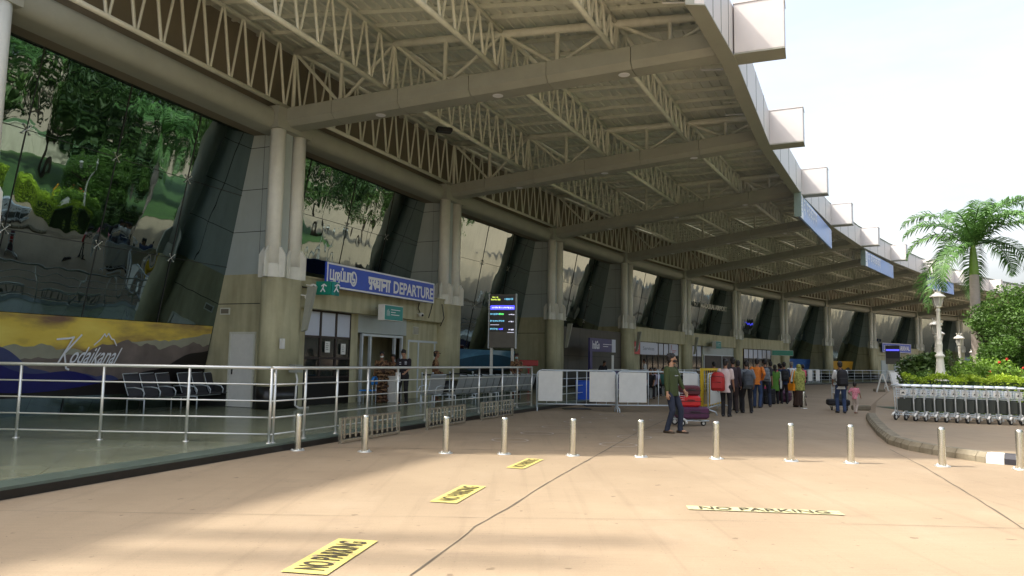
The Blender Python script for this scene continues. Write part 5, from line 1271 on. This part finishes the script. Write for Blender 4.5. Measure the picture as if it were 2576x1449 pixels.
backpack(P, I, mat('slate_nylon', (.055, .065, .08), .6, var=.12), 'slate grey backpack worn by the man in the grey T-shirt', (.33, .2, .52), .08)
P, I = person(G(1905, 1026), R(60), 1.80, 'person in bright orange patterned shirt and blue jeans with hand on hip', feet=((.05, .1), (-.08, -.1)), hands=((.16, .20, 1.05), (.02, -.20, 1.02)), lean=8, top='long', topm=mat('orange_print', (.75, .14, .01), .8, c2=(.62, .22, .03), var=.3, scale=22), legm=JM, grp=Q, hair='short')
P, I = person(G(1926, 1024), R(75), 1.80, 'man in dark shirt and wide dark jeans with patterned backpack, beside the orange shirt', feet=((.02, .14), (.03, -.16)), top='short', topm=cloth('charcoal_shirt', (.03, .03, .035)), legm=J, shoem=m_sandal, grp=Q, lean=3)
backpack(P, I, mat('grey_black_nylon', (.035, .04, .05), .6, c2=(.2, .23, .26), var=.5, scale=16), 'dark patterned backpack worn by the tall man beside the orange shirt', (.34, .22, .50), .02)
P, I = person(G(1951, 1016), R(85), 1.58, 'woman in green kurta with white sleeves and a long black braid, back to the camera', feet=((.03, .1), (-.03, -.1)), top='short', topm=cloth('green_kurta', (.09, .23, .03)), legm=BK, hair='braid', hem=.22, grp=Q)
shl = MB()
for sd in (-1, 1): limb(shl, [I['sh'][0 if sd > 0 else 1]+V((0, sd*.02, .0)), V((0, sd*.255, 1.0))*I['s'], V((.0, sd*.25, .72))*I['s']], [.055, .05, .045])
remesh(shl, 'stole', cloth('white_stole', (.62, .64, .62), .05), P, .012)
P, I = person(G(1974, 1016), R(80), 1.70, 'person in navy shirt and dark trousers between the green kurta and the white shirt', top='short', topm=cloth('navy_shirt', (.015, .03, .08)), legm=BK, grp=Q)
backpack(P, I, m_blk, 'plain black backpack worn by the navy-shirted person', (.30, .18, .44), .0)
P, I = person(G(1993, 1003), R(90), 1.74, 'grey-haired person in bright white shirt behind the olive shawl', top='short', topm=cloth('white_shirt', (.70, .72, .72), .05), legm=BK, hairm=m_grey, grp=Q)
P, I = person(G(2012, 1024), R(105), 1.62, 'woman in olive yellow patterned shawl and dark brown skirt', top='long', topm=cloth('olive_print_cloth', (.20, .20, .03)), skirt=.27, skirtm=cloth('dark_brown_skirt', (.04, .02, .012)), hair=None, scarf=mat('olive_pattern_shawl', (.15, .17, .02), .8, c2=(.42, .42, .12), var=.35, scale=14), grp=Q, shoem=m_sandal)
c = to_world(P, (-.02, .36, .62)); t = thing('shoulder_bag', 'bright orange bag hanging at the left side of the woman in the olive shawl', 'bag', c, R(105))
b = MB(); b.hexa([V((-.15, -.05, 0)), V((.15, -.05, 0)), V((.15, .05, 0)), V((-.15, .05, 0))], [V((-.18, -.03, .27)), V((.18, -.03, .27)), V((.18, .03, .27)), V((-.18, .03, .27))]); m_org = mat('orange_vinyl', (.80, .28, .01), .5, var=.06); b.build('pouch', m_org, t)
b = MB(); b.tube([(-.13, 0, .26), (-.06, -.10, .78), (.06, -.10, .78), (.13, 0, .26)], .018, 6, flat=.4); b.build('strap', m_org, t)
P, I = person(G(2021, 1000), R(120), 1.62, 'woman in bright pink top just behind the olive shawl', top='short', topm=cloth('bright_pink_top', (.62, .10, .16)), legm=BK, hair='bun', grp=Q)
P, I = person(G(1797, 1010), R(90), 1.66, 'person with dark hair and plum top behind the yellow frame', top='short', topm=cloth('plum_top', (.12, .03, .05)), legm=BK, grp=Q)
P, I = person(G(1962, 1000), R(90), 1.66, 'dark-clothed person mostly hidden in the middle of the queue', top='short', topm=cloth('black_top', (.015, .015, .018)), legm=BK, grp=Q)
for x, y, H_, c_, l, hd_ in ((1858, 1033, 1.70, 'navy_shirt', 'person in dark navy between the plum shirt and the grey T-shirt', 'short'), (1940, 1012, 1.72, 'charcoal_shirt', 'dark-haired person behind the green kurta, left side', 'short'), (1966, 1010, 1.62, 'bright_pink_top', 'person in pink behind the green kurta, right side', 'bun')):
    person(G(x, y), R(80+(x % 7)*4-12), H_, l, feet=((.06, .12), (-.05, -.08)), top='short', topm=MATS[c_], legm=BK, hair=hd_, grp=Q, lean=(x % 5)-1, head=((x % 9)*8-30, 4))
# father and child
P, I = person(G(2117, 1039), R(80), 1.72, 'man in white T-shirt and blue jeans with a black backpack, walking away', feet=((.10, .09), (-.08, -.09)), hands=((.34, .18, 1.0), (.22, -.26, .80)), top='short', topm=cloth('white_shirt', (.70, .72, .72), .05), legm=JM, lean=3, skin=m_skin)
backpack(P, I, m_blk, 'large black backpack on the man in the white T-shirt', (.36, .24, .56), .0)
P, I = person(G(2152, 1040), R(50), 1.02, 'small child in pink checked shirt and pale trousers walking beside the trolley', feet=((.10, .06), (-.10, -.06, .02)), hands=((.12, .28, 1.05), (.22, -.28, .82)), top='short', topm=mat('pink_check', (.55, .08, .16), .85, c2=(.75, .35, .40), var=.3, scale=40), legm=cloth('pale_trousers', (.5, .42, .36), .1), child=True, shoem=m_skin)
# entrance people (standing on the platform)
P, I = person(G(1013, 1017, FL), R(-95), 1.74, 'man in black shirt reading a white paper at the entrance railing', feet=((.02, .12), (.02, -.12)), hands=((.30, .13, 1.02), (.26, -.12, .98)), head=(0, 28), top='short', topm=cloth('black_shirt', (.018, .014, .018)), legm=BK, skin=m_skin2)
b = MB()
for z in (1.34, 1.28): b.box((.135, .09, z), (.012, .07, .02)); b.box((.135, -.09, z-.01), (.012, .06, .016))
b.build('shirt_stripe', m_signw, P)
b = MB(); b.box(to_world(P, (.33, -.10, .86)), (.16, .02, .30), R(-10)); tag(b.build('paper_bag', m_whitep), 'white paper folder in the hand of the man in black', 'folder')
camo_c = 'guards in camouflage uniform'
P, I = person(G(950, 1014, FL)+V((-.05, .8, 0)), R(-80), 1.66, 'guard in camouflage with pale face mask behind the sandbags', top='long', topm=m_camo, legm=m_camo, mask=m_whitep, grp=camo_c, hair='short')
P, I = person(G(979, 1012, FL)+V((.0, .9, 0)), R(-100), 1.60, 'dark-haired guard leaning low between sandbags and white cabinet', top='long', topm=m_camo, legm=m_camo, lean=14, grp=camo_c)
P, I = person(G(1091, 1012, FL)+V((0, .3, 0)), R(10), 1.72, 'guard in camouflage and cap seen from the side, facing right', top='long', topm=m_camo, legm=m_camo, cap=m_camo, grp=camo_c, hands=((.2, .2, 1.0), (.15, -.22, .9)))
P, I = person(G(1298, 1003, FL), R(-95), 1.72, 'guard in camouflage with dark cap and pale blue mask behind the grey benches', top='long', topm=m_camo, legm=m_camo, cap=mat('maroon_cap', (.03, .012, .012), .8), mask=mat('pale_blue_mask', (.40, .62, .62), .7, var=.03), grp=camo_c, hands=((.22, .1, 1.02), (.2, -.1, 1.0)))
P, I = person(G(1515, 985, FL)+V((0, .8, 0)), R(-60), 1.62, 'person in black bending over at the indigo counter', top='long', topm=cloth('black_top', (.015, .015, .018)), legm=BK, lean=32, hands=((.4, .2, .95), (.4, -.2, .95)))
P, I = person(G(1622, 972, FL), R(175), 1.70, 'dark-skinned man in white shirt standing at the counter behind the barriers', top='short', topm=cloth('white_shirt', (.70, .72, .72), .05), legm=BK, hands=((.3, .2, 1.0), (.1, -.3, .95)))
for i, (x, y, m_, l) in enumerate(((1648, 985, cloth('lilac_top', (.45, .42, .55), .1), 'seated person in lilac top seen through the right barrier'), (1668, 983, cloth('teal_dress', (.05, .16, .13)), 'seated person in teal seen through the right barrier'), (1637, 990, BK, 'seated person in black seen through the right barrier'))):
    P, I = person(G(x, y+12, FL), R(-100), 1.62, l, feet=((.35, .12), (.35, -.1)), hands=((.3, .12, .62), (.3, -.12, .62)), seat=.47, top='short', topm=m_, legm=BK, grp='people seated behind the barrier')
    b = MB(); p = G(x, y+12, FL)+V((0, .12, 0)); b.box(p+V((0, 0, .40)), (.46, .42, .06), bev=.02); b.box(p+V((0, .22, .66)), (.46, .05, .5), bev=.02); b.box(p+V((0, 0, .18)), (.3, .3, .37))
    tag(b.build('seat', m_perf), 'grey seat under the ' + l.split(' seen')[0], 'seat')
for i, (x, y, m_, l) in enumerate(((2262, 962, cloth('khaki_cloth', (.25, .20, .13), .2), 'seated person in khaki behind the far railing, left of three'), (2292, 962, cloth('grey_cloth', (.2, .2, .2), .2), 'seated person in grey behind the far railing, middle of three'), (2312, 962, cloth('khaki_cloth', (.25, .20, .13), .2), 'seated person in khaki behind the far railing, beside the trestles'))):
    P, I = person(G(x, y, FL), R(-110), 1.65, l, feet=((.35, .12), (.35, -.1)), hands=((.3, .12, .62), (.3, -.12, .62)), seat=.5, top='long', topm=m_, legm=m_, grp='people seated behind the far railing')
    b = MB(); p = G(x, y, FL)+V((0, .12, 0)); b.box(p+V((0, 0, .23)), (.55, .42, .46), bev=.02); tag(b.build('stool', m_perf), 'grey stool under the ' + l.split(' behind')[0]+(' on the left', ' in the middle', ' by the trestles')[i], 'stool')
# ------------------------------------------------------------ vegetation
def leafmat(n, c, c2, rough=.55):
    m = mat(n, c, rough, var=.35, scale=1.6, c2=c2)
    N = m.node_tree.nodes; L = m.node_tree.links; b = N['Principled BSDF']; src = b.inputs['Base Color'].links[0].from_socket
    tr = N.new('ShaderNodeBsdfTranslucent'); L.new(src, tr.inputs['Color']); mx = N.new('ShaderNodeMixShader'); mx.inputs[0].default_value = .3
    L.new(b.outputs[0], mx.inputs[1]); L.new(tr.outputs[0], mx.inputs[2]); L.new(mx.outputs[0], N['Material Output'].inputs['Surface']); return m
m_leaf = leafmat('dark_leaf', (.035, .075, .015), (.09, .16, .03)); m_leaf2 = leafmat('mid_leaf', (.06, .13, .02), (.14, .26, .045))
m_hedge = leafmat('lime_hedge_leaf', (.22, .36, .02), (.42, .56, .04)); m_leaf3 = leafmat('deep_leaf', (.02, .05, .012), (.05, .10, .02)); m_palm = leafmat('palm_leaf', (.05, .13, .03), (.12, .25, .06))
m_bark = mat('bark', (.07, .05, .035), .9, var=.3, scale=9, bump=.4, bscale=20); m_ptrunk = mat('palm_trunk', (.40, .34, .30), .8, var=.12, scale=5, stretch=(1, 1, 6), bump=.2)
m_pgreen = mat('palm_crownshaft', (.16, .26, .04), .5, var=.15, scale=3)
def leaves(b, pts, size, r, jit=1., thin=.42):
    for p in pts:
        u = V((r.gauss(0, 1), r.gauss(0, 1), r.gauss(0, .7))).normalized(); w = u.cross(V((r.gauss(0, 1), r.gauss(0, 1), r.gauss(0, 1)))).normalized()
        s = size*r.uniform(.6, 1.3); a = V(p)-u*s/2; e = V(p)+u*s/2; n = u.cross(w)
        b.add([a, V(p)+w*s*thin*.5, e, V(p)-w*s*thin*.5], [(0, 1, 2, 3)])
def clump(r, c, R_, n, flat=1.):
    out = []
    while len(out) < n:
        p = V((r.uniform(-1, 1), r.uniform(-1, 1), r.uniform(-1, 1)))
        if p.length <= 1 and r.random() < p.length**1.2+.12: out.append(V(c)+V((p.x*R_[0], p.y*R_[1], p.z*R_[2])))
    return out
def tree(name, lab, c, h, Rc, seed, nl, ls, ml, trunk_h=None, tr=.14, cat='tree', nclump=26, grp=None, stems=1, zsq=.85):
    r = random.Random(seed); t = thing(name, lab, cat, c, 0, grp); th = trunk_h or h*.45
    b = MB(); tips = []
    for sidx in range(stems):
        a0 = r.uniform(0, 6.28); base = V((.25*math.cos(a0), .25*math.sin(a0), 0)) if stems > 1 else V((0, 0, 0)); top = base*2+V((r.uniform(-.2, .2), r.uniform(-.2, .2), th))
        b.tube([base, base.lerp(top, .5)+V((.05, .04, 0)), top], [tr, tr*.8, tr*.6], 8)
        for k in range(5):
            a = r.uniform(0, 6.28); e = top+V((math.cos(a)*Rc*.6, math.sin(a)*Rc*.6, (h-th)*r.uniform(.3, .8))); b.tube([top-V((0, 0, th*.1*k/3)), top.lerp(e, .5)+V((0, 0, .15)), e], [tr*.5, tr*.3, tr*.12], 6)
    b.build('trunk', m_bark, t)
    b = MB(); ch = h-th*.75; cz = h-ch/2
    for k in range(nclump):
        a = r.uniform(0, 6.28); ph = math.asin(r.uniform(-.95, 1)); q = r.uniform(.45, .92); cc = V((math.cos(a)*math.cos(ph)*Rc*q, math.sin(a)*math.cos(ph)*Rc*q, cz+math.sin(ph)*ch/2*q))
        rr = Rc*r.uniform(.22, .4); leaves(b, clump(r, cc, (rr, rr, rr*zsq), nl//nclump), ls, r)
    b.build('crown', ml, t)
    return t
def palm(lab, c, th, seed, fl=3.2, nf=17, tr=.22, nleaf=46, grp=None, lw=.035):
    r = random.Random(seed); t = thing('palm_tree', lab, 'palm tree', c, 0, grp)
    b = MB(); b.lathe((0, 0, 0), [(tr*1.3, 0), (tr*1.1, .4), (tr*.95, th*.3), (tr*1.0, th*.6), (tr*.8, th)], 16); b.build('trunk', m_ptrunk, t)
    b = MB(); b.lathe((0, 0, th), [(tr*.85, 0), (tr*.75, .5), (tr*.5, 1.0), (tr*.25, 1.35)], 14); b.build('crownshaft', m_pgreen, t)
    for k in range(nf):
        a = 2*pi*k/nf*1.0+r.uniform(-.15, .15)+k*2.4; el_ = R(r.choice([80, 66, 52, 36, 18, 0, -28])+r.uniform(-6, 6)); L = fl*r.uniform(.85, 1.1); n = 18
        d = V((math.cos(a), math.sin(a), 0)); p = V((0, 0, th+1.15))+d*tr*.3; pts = [p.copy()]; e = el_
        for i in range(n): p = p+(d*math.cos(e)+V((0, 0, math.sin(e))))*L/n; e -= R(3.6+i*.42)*(1. if el_ > -.1 else .55); pts.append(p.copy())
        b = MB(); b.tube(pts, [.032*(1-i/(n+3)) for i in range(n+1)], 5)
        sd = V((-d.y, d.x, 0))
        for i in range(2, nleaf):
            f = i/nleaf*n; i0 = min(int(f), n-1); q = pts[i0].lerp(pts[i0+1], f-i0); tg_ = (pts[i0+1]-pts[i0]).normalized(); up_ = sd.cross(tg_)
            ll = .74*math.sin(pi*min(1, (i/nleaf)*.86+.16))**.6*(fl/3.2)
            for s_ in (-1, 1):
                o = (sd*s_*.78+tg_*.5+up_*(-.15+r.uniform(-.35, .25))).normalized(); q1 = q+o*ll*.5; q2 = q+o*ll*.9+V((0, 0, -ll*.35)); w = tg_*lw*.5
                b.add([q-w*.6, q+w*.6, q1+w, q1-w, q2], [(0, 1, 2, 3), (3, 2, 4)])
        b.build('frond', m_palm, t)
    return t
IZ = KH-.02
palm('tall royal palm with pale smooth trunk rising over the island garden', V((17.75, 28.2, IZ)), 5.0, 4, fl=3.25, nf=18, tr=.20, lw=.06, nleaf=60)
tree('bushy_tree', 'dense feathery green tree at the right edge behind the hedge', V((18.25, 26.3, IZ)), 4.35, 1.85, 11, 34000, .12, leafmat('feathery_leaf', (.045, .11, .015), (.10, .20, .03)), 1.3, .10, nclump=60, stems=4)
# hedge
def hedge(path, w, h, lab, seed, ml, n, ls, name='hedge', cat='hedge'):
    r = random.Random(seed); o = path[0]; t = thing(name, lab, cat, o); b = MB(); tot = sum((q-p).length for p, q in zip(path, path[1:]))
    for p, q in zip(path, path[1:]):
        L = (q-p).length; d = (q-p)/L; nn = V((-d.y, d.x, 0)); pts = []
        for i in range(int(n*L/tot)):
            u, v_ = r.random(), r.uniform(-1, 1); z = h*(1-.12*math.sin(u*L*3)**2) ; k = r.random()
            if k < .55: zz = z+r.gauss(0, .045)
            else: zz = r.uniform(0, z); v_ = math.copysign(1-abs(r.gauss(0, .08)), v_)
            pts.append(p-o+d*u*L+nn*v_*w/2+V((0, 0, zz)))
        leaves(b, pts, ls, r, thin=.55)
    b.build('foliage', ml, t)
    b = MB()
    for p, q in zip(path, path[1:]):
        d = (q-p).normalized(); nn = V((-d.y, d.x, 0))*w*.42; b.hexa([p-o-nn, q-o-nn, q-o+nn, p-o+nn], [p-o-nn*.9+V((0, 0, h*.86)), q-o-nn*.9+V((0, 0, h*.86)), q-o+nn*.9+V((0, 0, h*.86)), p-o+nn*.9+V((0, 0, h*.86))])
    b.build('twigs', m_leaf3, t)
    return t
hedge([V((12.6, 23.9, IZ)), V((14.2, 23.2, IZ)), V((17.5, 22.9, IZ)), V((22, 22.6, IZ))], 1.0, 1.17, 'clipped bright lime-green hedge behind the luggage trolleys', 2, m_hedge, 15000, .085)
def shrub(c, w, h, lab, seed, ml, n, ls, name='flowering_shrub', fl=None, nfl=0, wy=None):
    r = random.Random(seed); t = thing(name, lab, 'shrub', c); b = MB(); wy = wy or w
    for k in range(14):
        a = r.uniform(0, 6.28); q = r.random()**.5*.75; cc = V((math.cos(a)*w/2*q, math.sin(a)*wy/2*q, h*r.uniform(.35, .8))); rr = min(h*r.uniform(.2, .34), w*r.uniform(.22, .34)); leaves(b, clump(r, cc, (rr*1.3, rr*1.2, rr), n//14), ls, r, thin=.5)
    b.build('foliage', ml, t)
    b = MB()
    for k in range(9): a = r.uniform(0, 6.28); b.tube([(0, 0, 0), (math.cos(a)*w*.2, math.sin(a)*wy*.2, h*.4), (math.cos(a)*w*.35, math.sin(a)*wy*.35, h*.8)], [.02, .014, .006], 5)
    b.build('stem', m_bark, t)
    for k in range(nfl):
        a = r.uniform(3.6, 5.6); q = r.uniform(.7, 1.); p = V((math.cos(a)*w*.5*q, math.sin(a)*wy*.5*q, h*r.uniform(.5, 1.))); b = MB()
        for j in range(12): dd = V((r.gauss(0, 1), r.gauss(0, 1), r.gauss(0, 1))).normalized(); b.ell(p+dd*.035, (.02, .02, .014), 6, 4)
        b.build('flower', fl, t)
    return t
m_rf = mat('red_petals', (.65, .05, .03), .6, var=.1); m_yf = mat('yellow_petals', (.85, .42, .01), .6, var=.1)
shrub(V((16.4, 25.2, IZ)), 2.6, 1.75, 'green ixora shrub with scattered red flowers right of the big lamp post', 3, leafmat('ixora_leaf', (.09, .20, .02), (.24, .40, .05)), 9000, .12, fl=m_rf, nfl=9, wy=1.4)
shrub(V((18.3, 24.6, IZ)), .8, 1.35, 'small shrub with yellow and orange flowers behind the hedge', 5, m_hedge, 1600, .10, fl=m_yf, nfl=9, wy=.7)
shrub(V((14.6, 26.4, IZ)), 1.15, 2.15, 'dark broad-leaved shrub left of the big lamp post', 7, m_leaf, 2600, .22, name='broadleaf_shrub')
shrub(V((14.05, 25.4, IZ)), 1.0, 1.3, 'low mid-green shrub at the left end of the hedge', 8, m_leaf2, 4500, .10, name='low_shrub')
shrub(V((17.4, 31, IZ)), 2.2, 2.0, 'grey-green shrub far behind the broad-leaved one', 9, m_leaf, 4500, .16, name='low_shrub')
struct(strip([V((13, 25, IZ)), V((24, 24.4, IZ))], 3.6, IZ+.012, m_leaf3, 'garden_bed'))
# lamp posts
def lamp(c, H, lab, grp='white lantern posts of the island'):
    t = thing('lamp_post', lab, 'lamp post', c, 0, grp); k = H/3.75
    b = MB(); b.lathe((0, 0, 0), [(0, 0), (.30*k, 0), (.30*k, .07*k), (.25*k, .10*k), (.25*k, .16*k), (.22*k, .22*k), (.16*k, .55*k), (.135*k, .9*k), (.135*k, .98*k), (.18*k, 1.02*k), (.18*k, 1.08*k), (.12*k, 1.14*k), (.10*k, 1.25*k), (.115*k, 1.5*k), (.12*k, 1.52*k), (.10*k, 1.56*k), (.095*k, 1.7*k), (.105*k, 1.73*k), (.085*k, 1.78*k), (.07*k, 2.85*k), (.10*k, 2.88*k), (.06*k, 2.95*k), (.09*k, 3.02*k)], 20)
    b.build('post', m_lamp, t)
    b = MB(); zb_, zt_ = 3.03*k, 3.42*k; n = 6
    lo_ = [V((.125*k*math.cos(pi/3*i+.3), .125*k*math.sin(pi/3*i+.3), zb_)) for i in range(n)]; hi_ = [V((.215*k*math.cos(pi/3*i+.3), .215*k*math.sin(pi/3*i+.3), zt_)) for i in range(n)]
    b.hexa(lo_, hi_); b.build('lantern_glass', mat('frosted_lantern_glass', (.40, .40, .36), .3, var=.05), t)
    b = MB()
    for p, q in zip(lo_, hi_): b.tube([p, q], .012*k, 5)
    b.lathe((0, 0, 0), [(0, zb_-.02*k), (.14*k, zb_-.01*k), (.14*k, zb_+.01*k), (0, zb_+.01*k)], 12)
    b.build('lantern_frame', m_lamp, t)
    b = MB(); b.lathe((0, 0, 0), [(0, zt_-.005), (.29*k, zt_-.01*k), (.30*k, zt_+.02*k), (.22*k, zt_+.09*k), (.12*k, zt_+.15*k), (.11*k, zt_+.22*k), (.13*k, zt_+.23*k), (0, zt_+.24*k)], 24)
    for i in range(6): a = pi/3*i; b.tube([(.11*k*math.cos(a), .11*k*math.sin(a), zt_+.2*k), (.13*k*math.cos(a), .13*k*math.sin(a), zt_+.29*k), (.16*k*math.cos(a), .16*k*math.sin(a), zt_+.33*k)], [.02*k, .018*k, .008*k], 6)
    b.build('lantern_roof', m_lamp, t)
    return t
lamp(at_depth(2367, 962, 24.2), 3.05, 'tall white cast-iron lantern post nearest the camera, in the hedge')
b = MB(); p = at_depth(2367, 962, 24.2); b.box((p.x, p.y, (p.z+IZ)/2-.002), (.62, .62, p.z-IZ-.004), bev=.02); tag(b.build('lamp_plinth', m_kerb), 'concrete plinth carrying the nearest white lantern post', 'plinth')
for x, yt, yb, Y, l in ((2353, 800, 950, 33, 'second white lantern post, left of the nearest one'), (2362, 826, 945, 41, 'white lantern post half hidden behind the second one'), (2412, 838, 940, 40, 'small white lantern post between the nearest one and the dense tree'), (2446, 878, 935, 52, 'tiny white lantern post showing through the dense tree')):
    p = at_depth(x, yt, Y); h = p.z-IZ; lamp(V((p.x, Y, IZ)), h, l)
# ------------------------------------------------------------ across the forecourt: what the mirror glass looks out on
m_lawn = mat('lawn_grass', (.04, .09, .015), .9, var=.35, scale=.8, bump=.3, bscale=30)
b = MB(); b.quad(*[V(p) for p in ((9.5, -22, .02), (90, -30, .02), (90, 1.5, .02), (12, 4, .02))]); struct(b.build('lawn', m_lawn))
b = MB(); b.quad(*[V(p) for p in ((19.5, 25.5, IZ+.03), (15.5, 9, IZ+.03), (90, 2, IZ+.03), (90, 52, IZ+.03), (39, 49.5, IZ+.03))]); struct(b.build('lawn', m_lawn))
E_ = 'trees across the forecourt'
r = random.Random(21); env = [(27, 29), (34, 38), (42, 48), (51, 59), (25, 21), (33, 27), (43, 35), (53, 46), (21, 13), (29, 16), (38, 22), (19, 5), (27, 7), (36, 11), (45, 16), (24, -4), (33, -2)]
first = None
tl = ['just right of the dense bushy tree', 'second in the row beyond the island', 'third in the row beyond the island', 'farthest in the row beyond the island', 'right of the trolley rows', 'behind the trolley rows to the right', 'second row beyond the island', 'far end of the second row', 'nearest the painted kerb on the right', 'second right of the painted kerb', 'third right of the painted kerb', 'on the lawn right of the bollards', 'second on the lawn right of the bollards', 'third on the lawn right of the bollards', 'by the cream wall', 'beside the camera far right', 'near the cream kiosk']
for i, (x, y) in enumerate(env):
    if i in (4, 9, 12): palm('royal palm standing ' + tl[i], V((x, y, 0)), 6.5, 30+i, 3.4, 12, .22, 26, E_, .07)
    else:
        h = r.uniform(10, 13.5)
        tree('broad_tree', 'broad green tree standing ' + tl[i], V((x, y, 0)), h, h*.40, 40+i, 5200, .5, (m_leaf3, m_leaf)[i % 2], h*.3, .25, nclump=34, grp=E_)
hedge([V((11, -18, 0)), V((12.4, -4, 0)), V((13.6, 4, 0))], 1.2, .9, 'long clipped hedge along the lawn edge right of the camera', 12, m_hedge, 5000, .16)
b = MB(); m_cw = mat('cream_wall', (.55, .50, .38), .8, var=.1, scale=1, dirt=.3)
for i in range(14): a = V((46, -24+4*i, 0)); b.box(a+V((0, 2, 1.2)), (.25, 3.9, 2.4)); b.box(a+V((0, 4, 1.3)), (.4, .3, 2.6)); b.box(a+V((0, 2, 2.47)), (.35, 3.9, .12))
tag(b.build('boundary_wall', m_cw), 'cream boundary wall with pillars beyond the lawn', 'wall')
t = thing('cream_kiosk', 'low cream kiosk with flat roof on the far side of the lawn', 'kiosk', (38, -8, 0)); b = MB(); b.box((0, 0, 1.6), (5, 9, 3.2)); b.build('wall', m_cw, t); b = MB(); b.box((0, 0, 3.3), (6.2, 10.4, .2)); b.build('roof', m_white, t)
for y in (-3, 0, 3): b = MB(); b.box((-2.52, y, 1.5), (.06, 1.4, 1.5)); b.build('window', m_pane, t)
for i, (x, y) in enumerate(((11.5, -1), (12.8, 5.5), (10.5, -9), (16, -16))):
    lamp(V((x, y, 0)), 4.2, 'white lantern post at the lawn edge right of the camera, ' + ['opposite the first glass bay', 'next to the kerb end', 'level with the camera', 'farthest back'][i], 'white lantern posts of the lawn')
t = thing('yellow_board', 'yellow advertising board standing on the lawn', 'board', (16.5, -3.5, 0), R(100)); b = MB(); b.box((0, 0, 1.5), (2.2, .1, 1.3)); b.build('panel', m_yellow, t); b = MB(); b.box((-.8, 0, .45), (.08, .08, .9)); b.build('leg', m_alu, t); b = MB(); b.box((.8, 0, .45), (.08, .08, .9)); b.build('leg', m_alu, t)
# ------------------------------------------------------------ light and render
SUN_EL = 51.
w = bpy.data.worlds.new('World'); S.world = w; w.use_nodes = True
nt = w.node_tree; bg = nt.nodes['Background']; sk = nt.nodes.new('ShaderNodeTexSky'); sk.sky_type = 'NISHITA'; sk.sun_disc = False
sk.sun_elevation = R(SUN_EL); sk.sun_rotation = R(-90); sk.dust_density = 8; sk.air_density = 1.1; sk.ozone_density = 1.
hs = nt.nodes.new('ShaderNodeHueSaturation'); hs.inputs['Saturation'].default_value = .72; hs.inputs['Value'].default_value = 1.0
nt.links.new(sk.outputs[0], hs.inputs['Color']); 
tcw = nt.nodes.new('ShaderNodeTexCoord'); mpw = nt.nodes.new('ShaderNodeMapping'); mpw.inputs['Scale'].default_value = (1, 1, 3.5); nt.links.new(tcw.outputs['Generated'], mpw.inputs[0])
nw = nt.nodes.new('ShaderNodeTexNoise'); nw.inputs['Scale'].default_value = 1.7; nw.inputs['Detail'].default_value = 7; nw.inputs['Roughness'].default_value = .55; nt.links.new(mpw.outputs[0], nw.inputs['Vector'])
rw = nt.nodes.new('ShaderNodeValToRGB'); rw.color_ramp.elements[0].position = .42; rw.color_ramp.elements[1].position = .66; rw.color_ramp.elements[0].color = (0, 0, 0, 1); rw.color_ramp.elements[1].color = (.8, .8, .8, 1); nt.links.new(nw.outputs['Fac'], rw.inputs[0])
mw = nt.nodes.new('ShaderNodeMix'); mw.data_type = 'RGBA'; nt.links.new(rw.outputs[0], mw.inputs[0]); nt.links.new(hs.outputs[0], mw.inputs[6]); mw.inputs[7].default_value = (2.3, 2.35, 2.4, 1)
nt.links.new(mw.outputs[2], bg.inputs[0]); bg.inputs[1].default_value = .15
sl = bpy.data.lights.new('sun', 'SUN'); sl.energy = 2.0; sl.angle = R(1.9); sl.color = (1, .94, .84)
so = bpy.data.objects.new('sun', sl); COL.objects.link(so)
d = V((math.cos(R(SUN_EL)), 0.0, -math.sin(R(SUN_EL))))
so.rotation_euler = d.to_track_quat('-Z', 'Y').to_euler(); so.location = (-30, 0, 40)
S.view_settings.view_transform = 'Standard'; S.view_settings.look = 'None'; S.view_settings.gamma = 1
S.view_settings.exposure = 1.74
S.render.engine = 'CYCLES'
S.cycles.max_bounces = 8; S.cycles.diffuse_bounces = 4; S.cycles.glossy_bounces = 4; S.cycles.transparent_max_bounces = 8
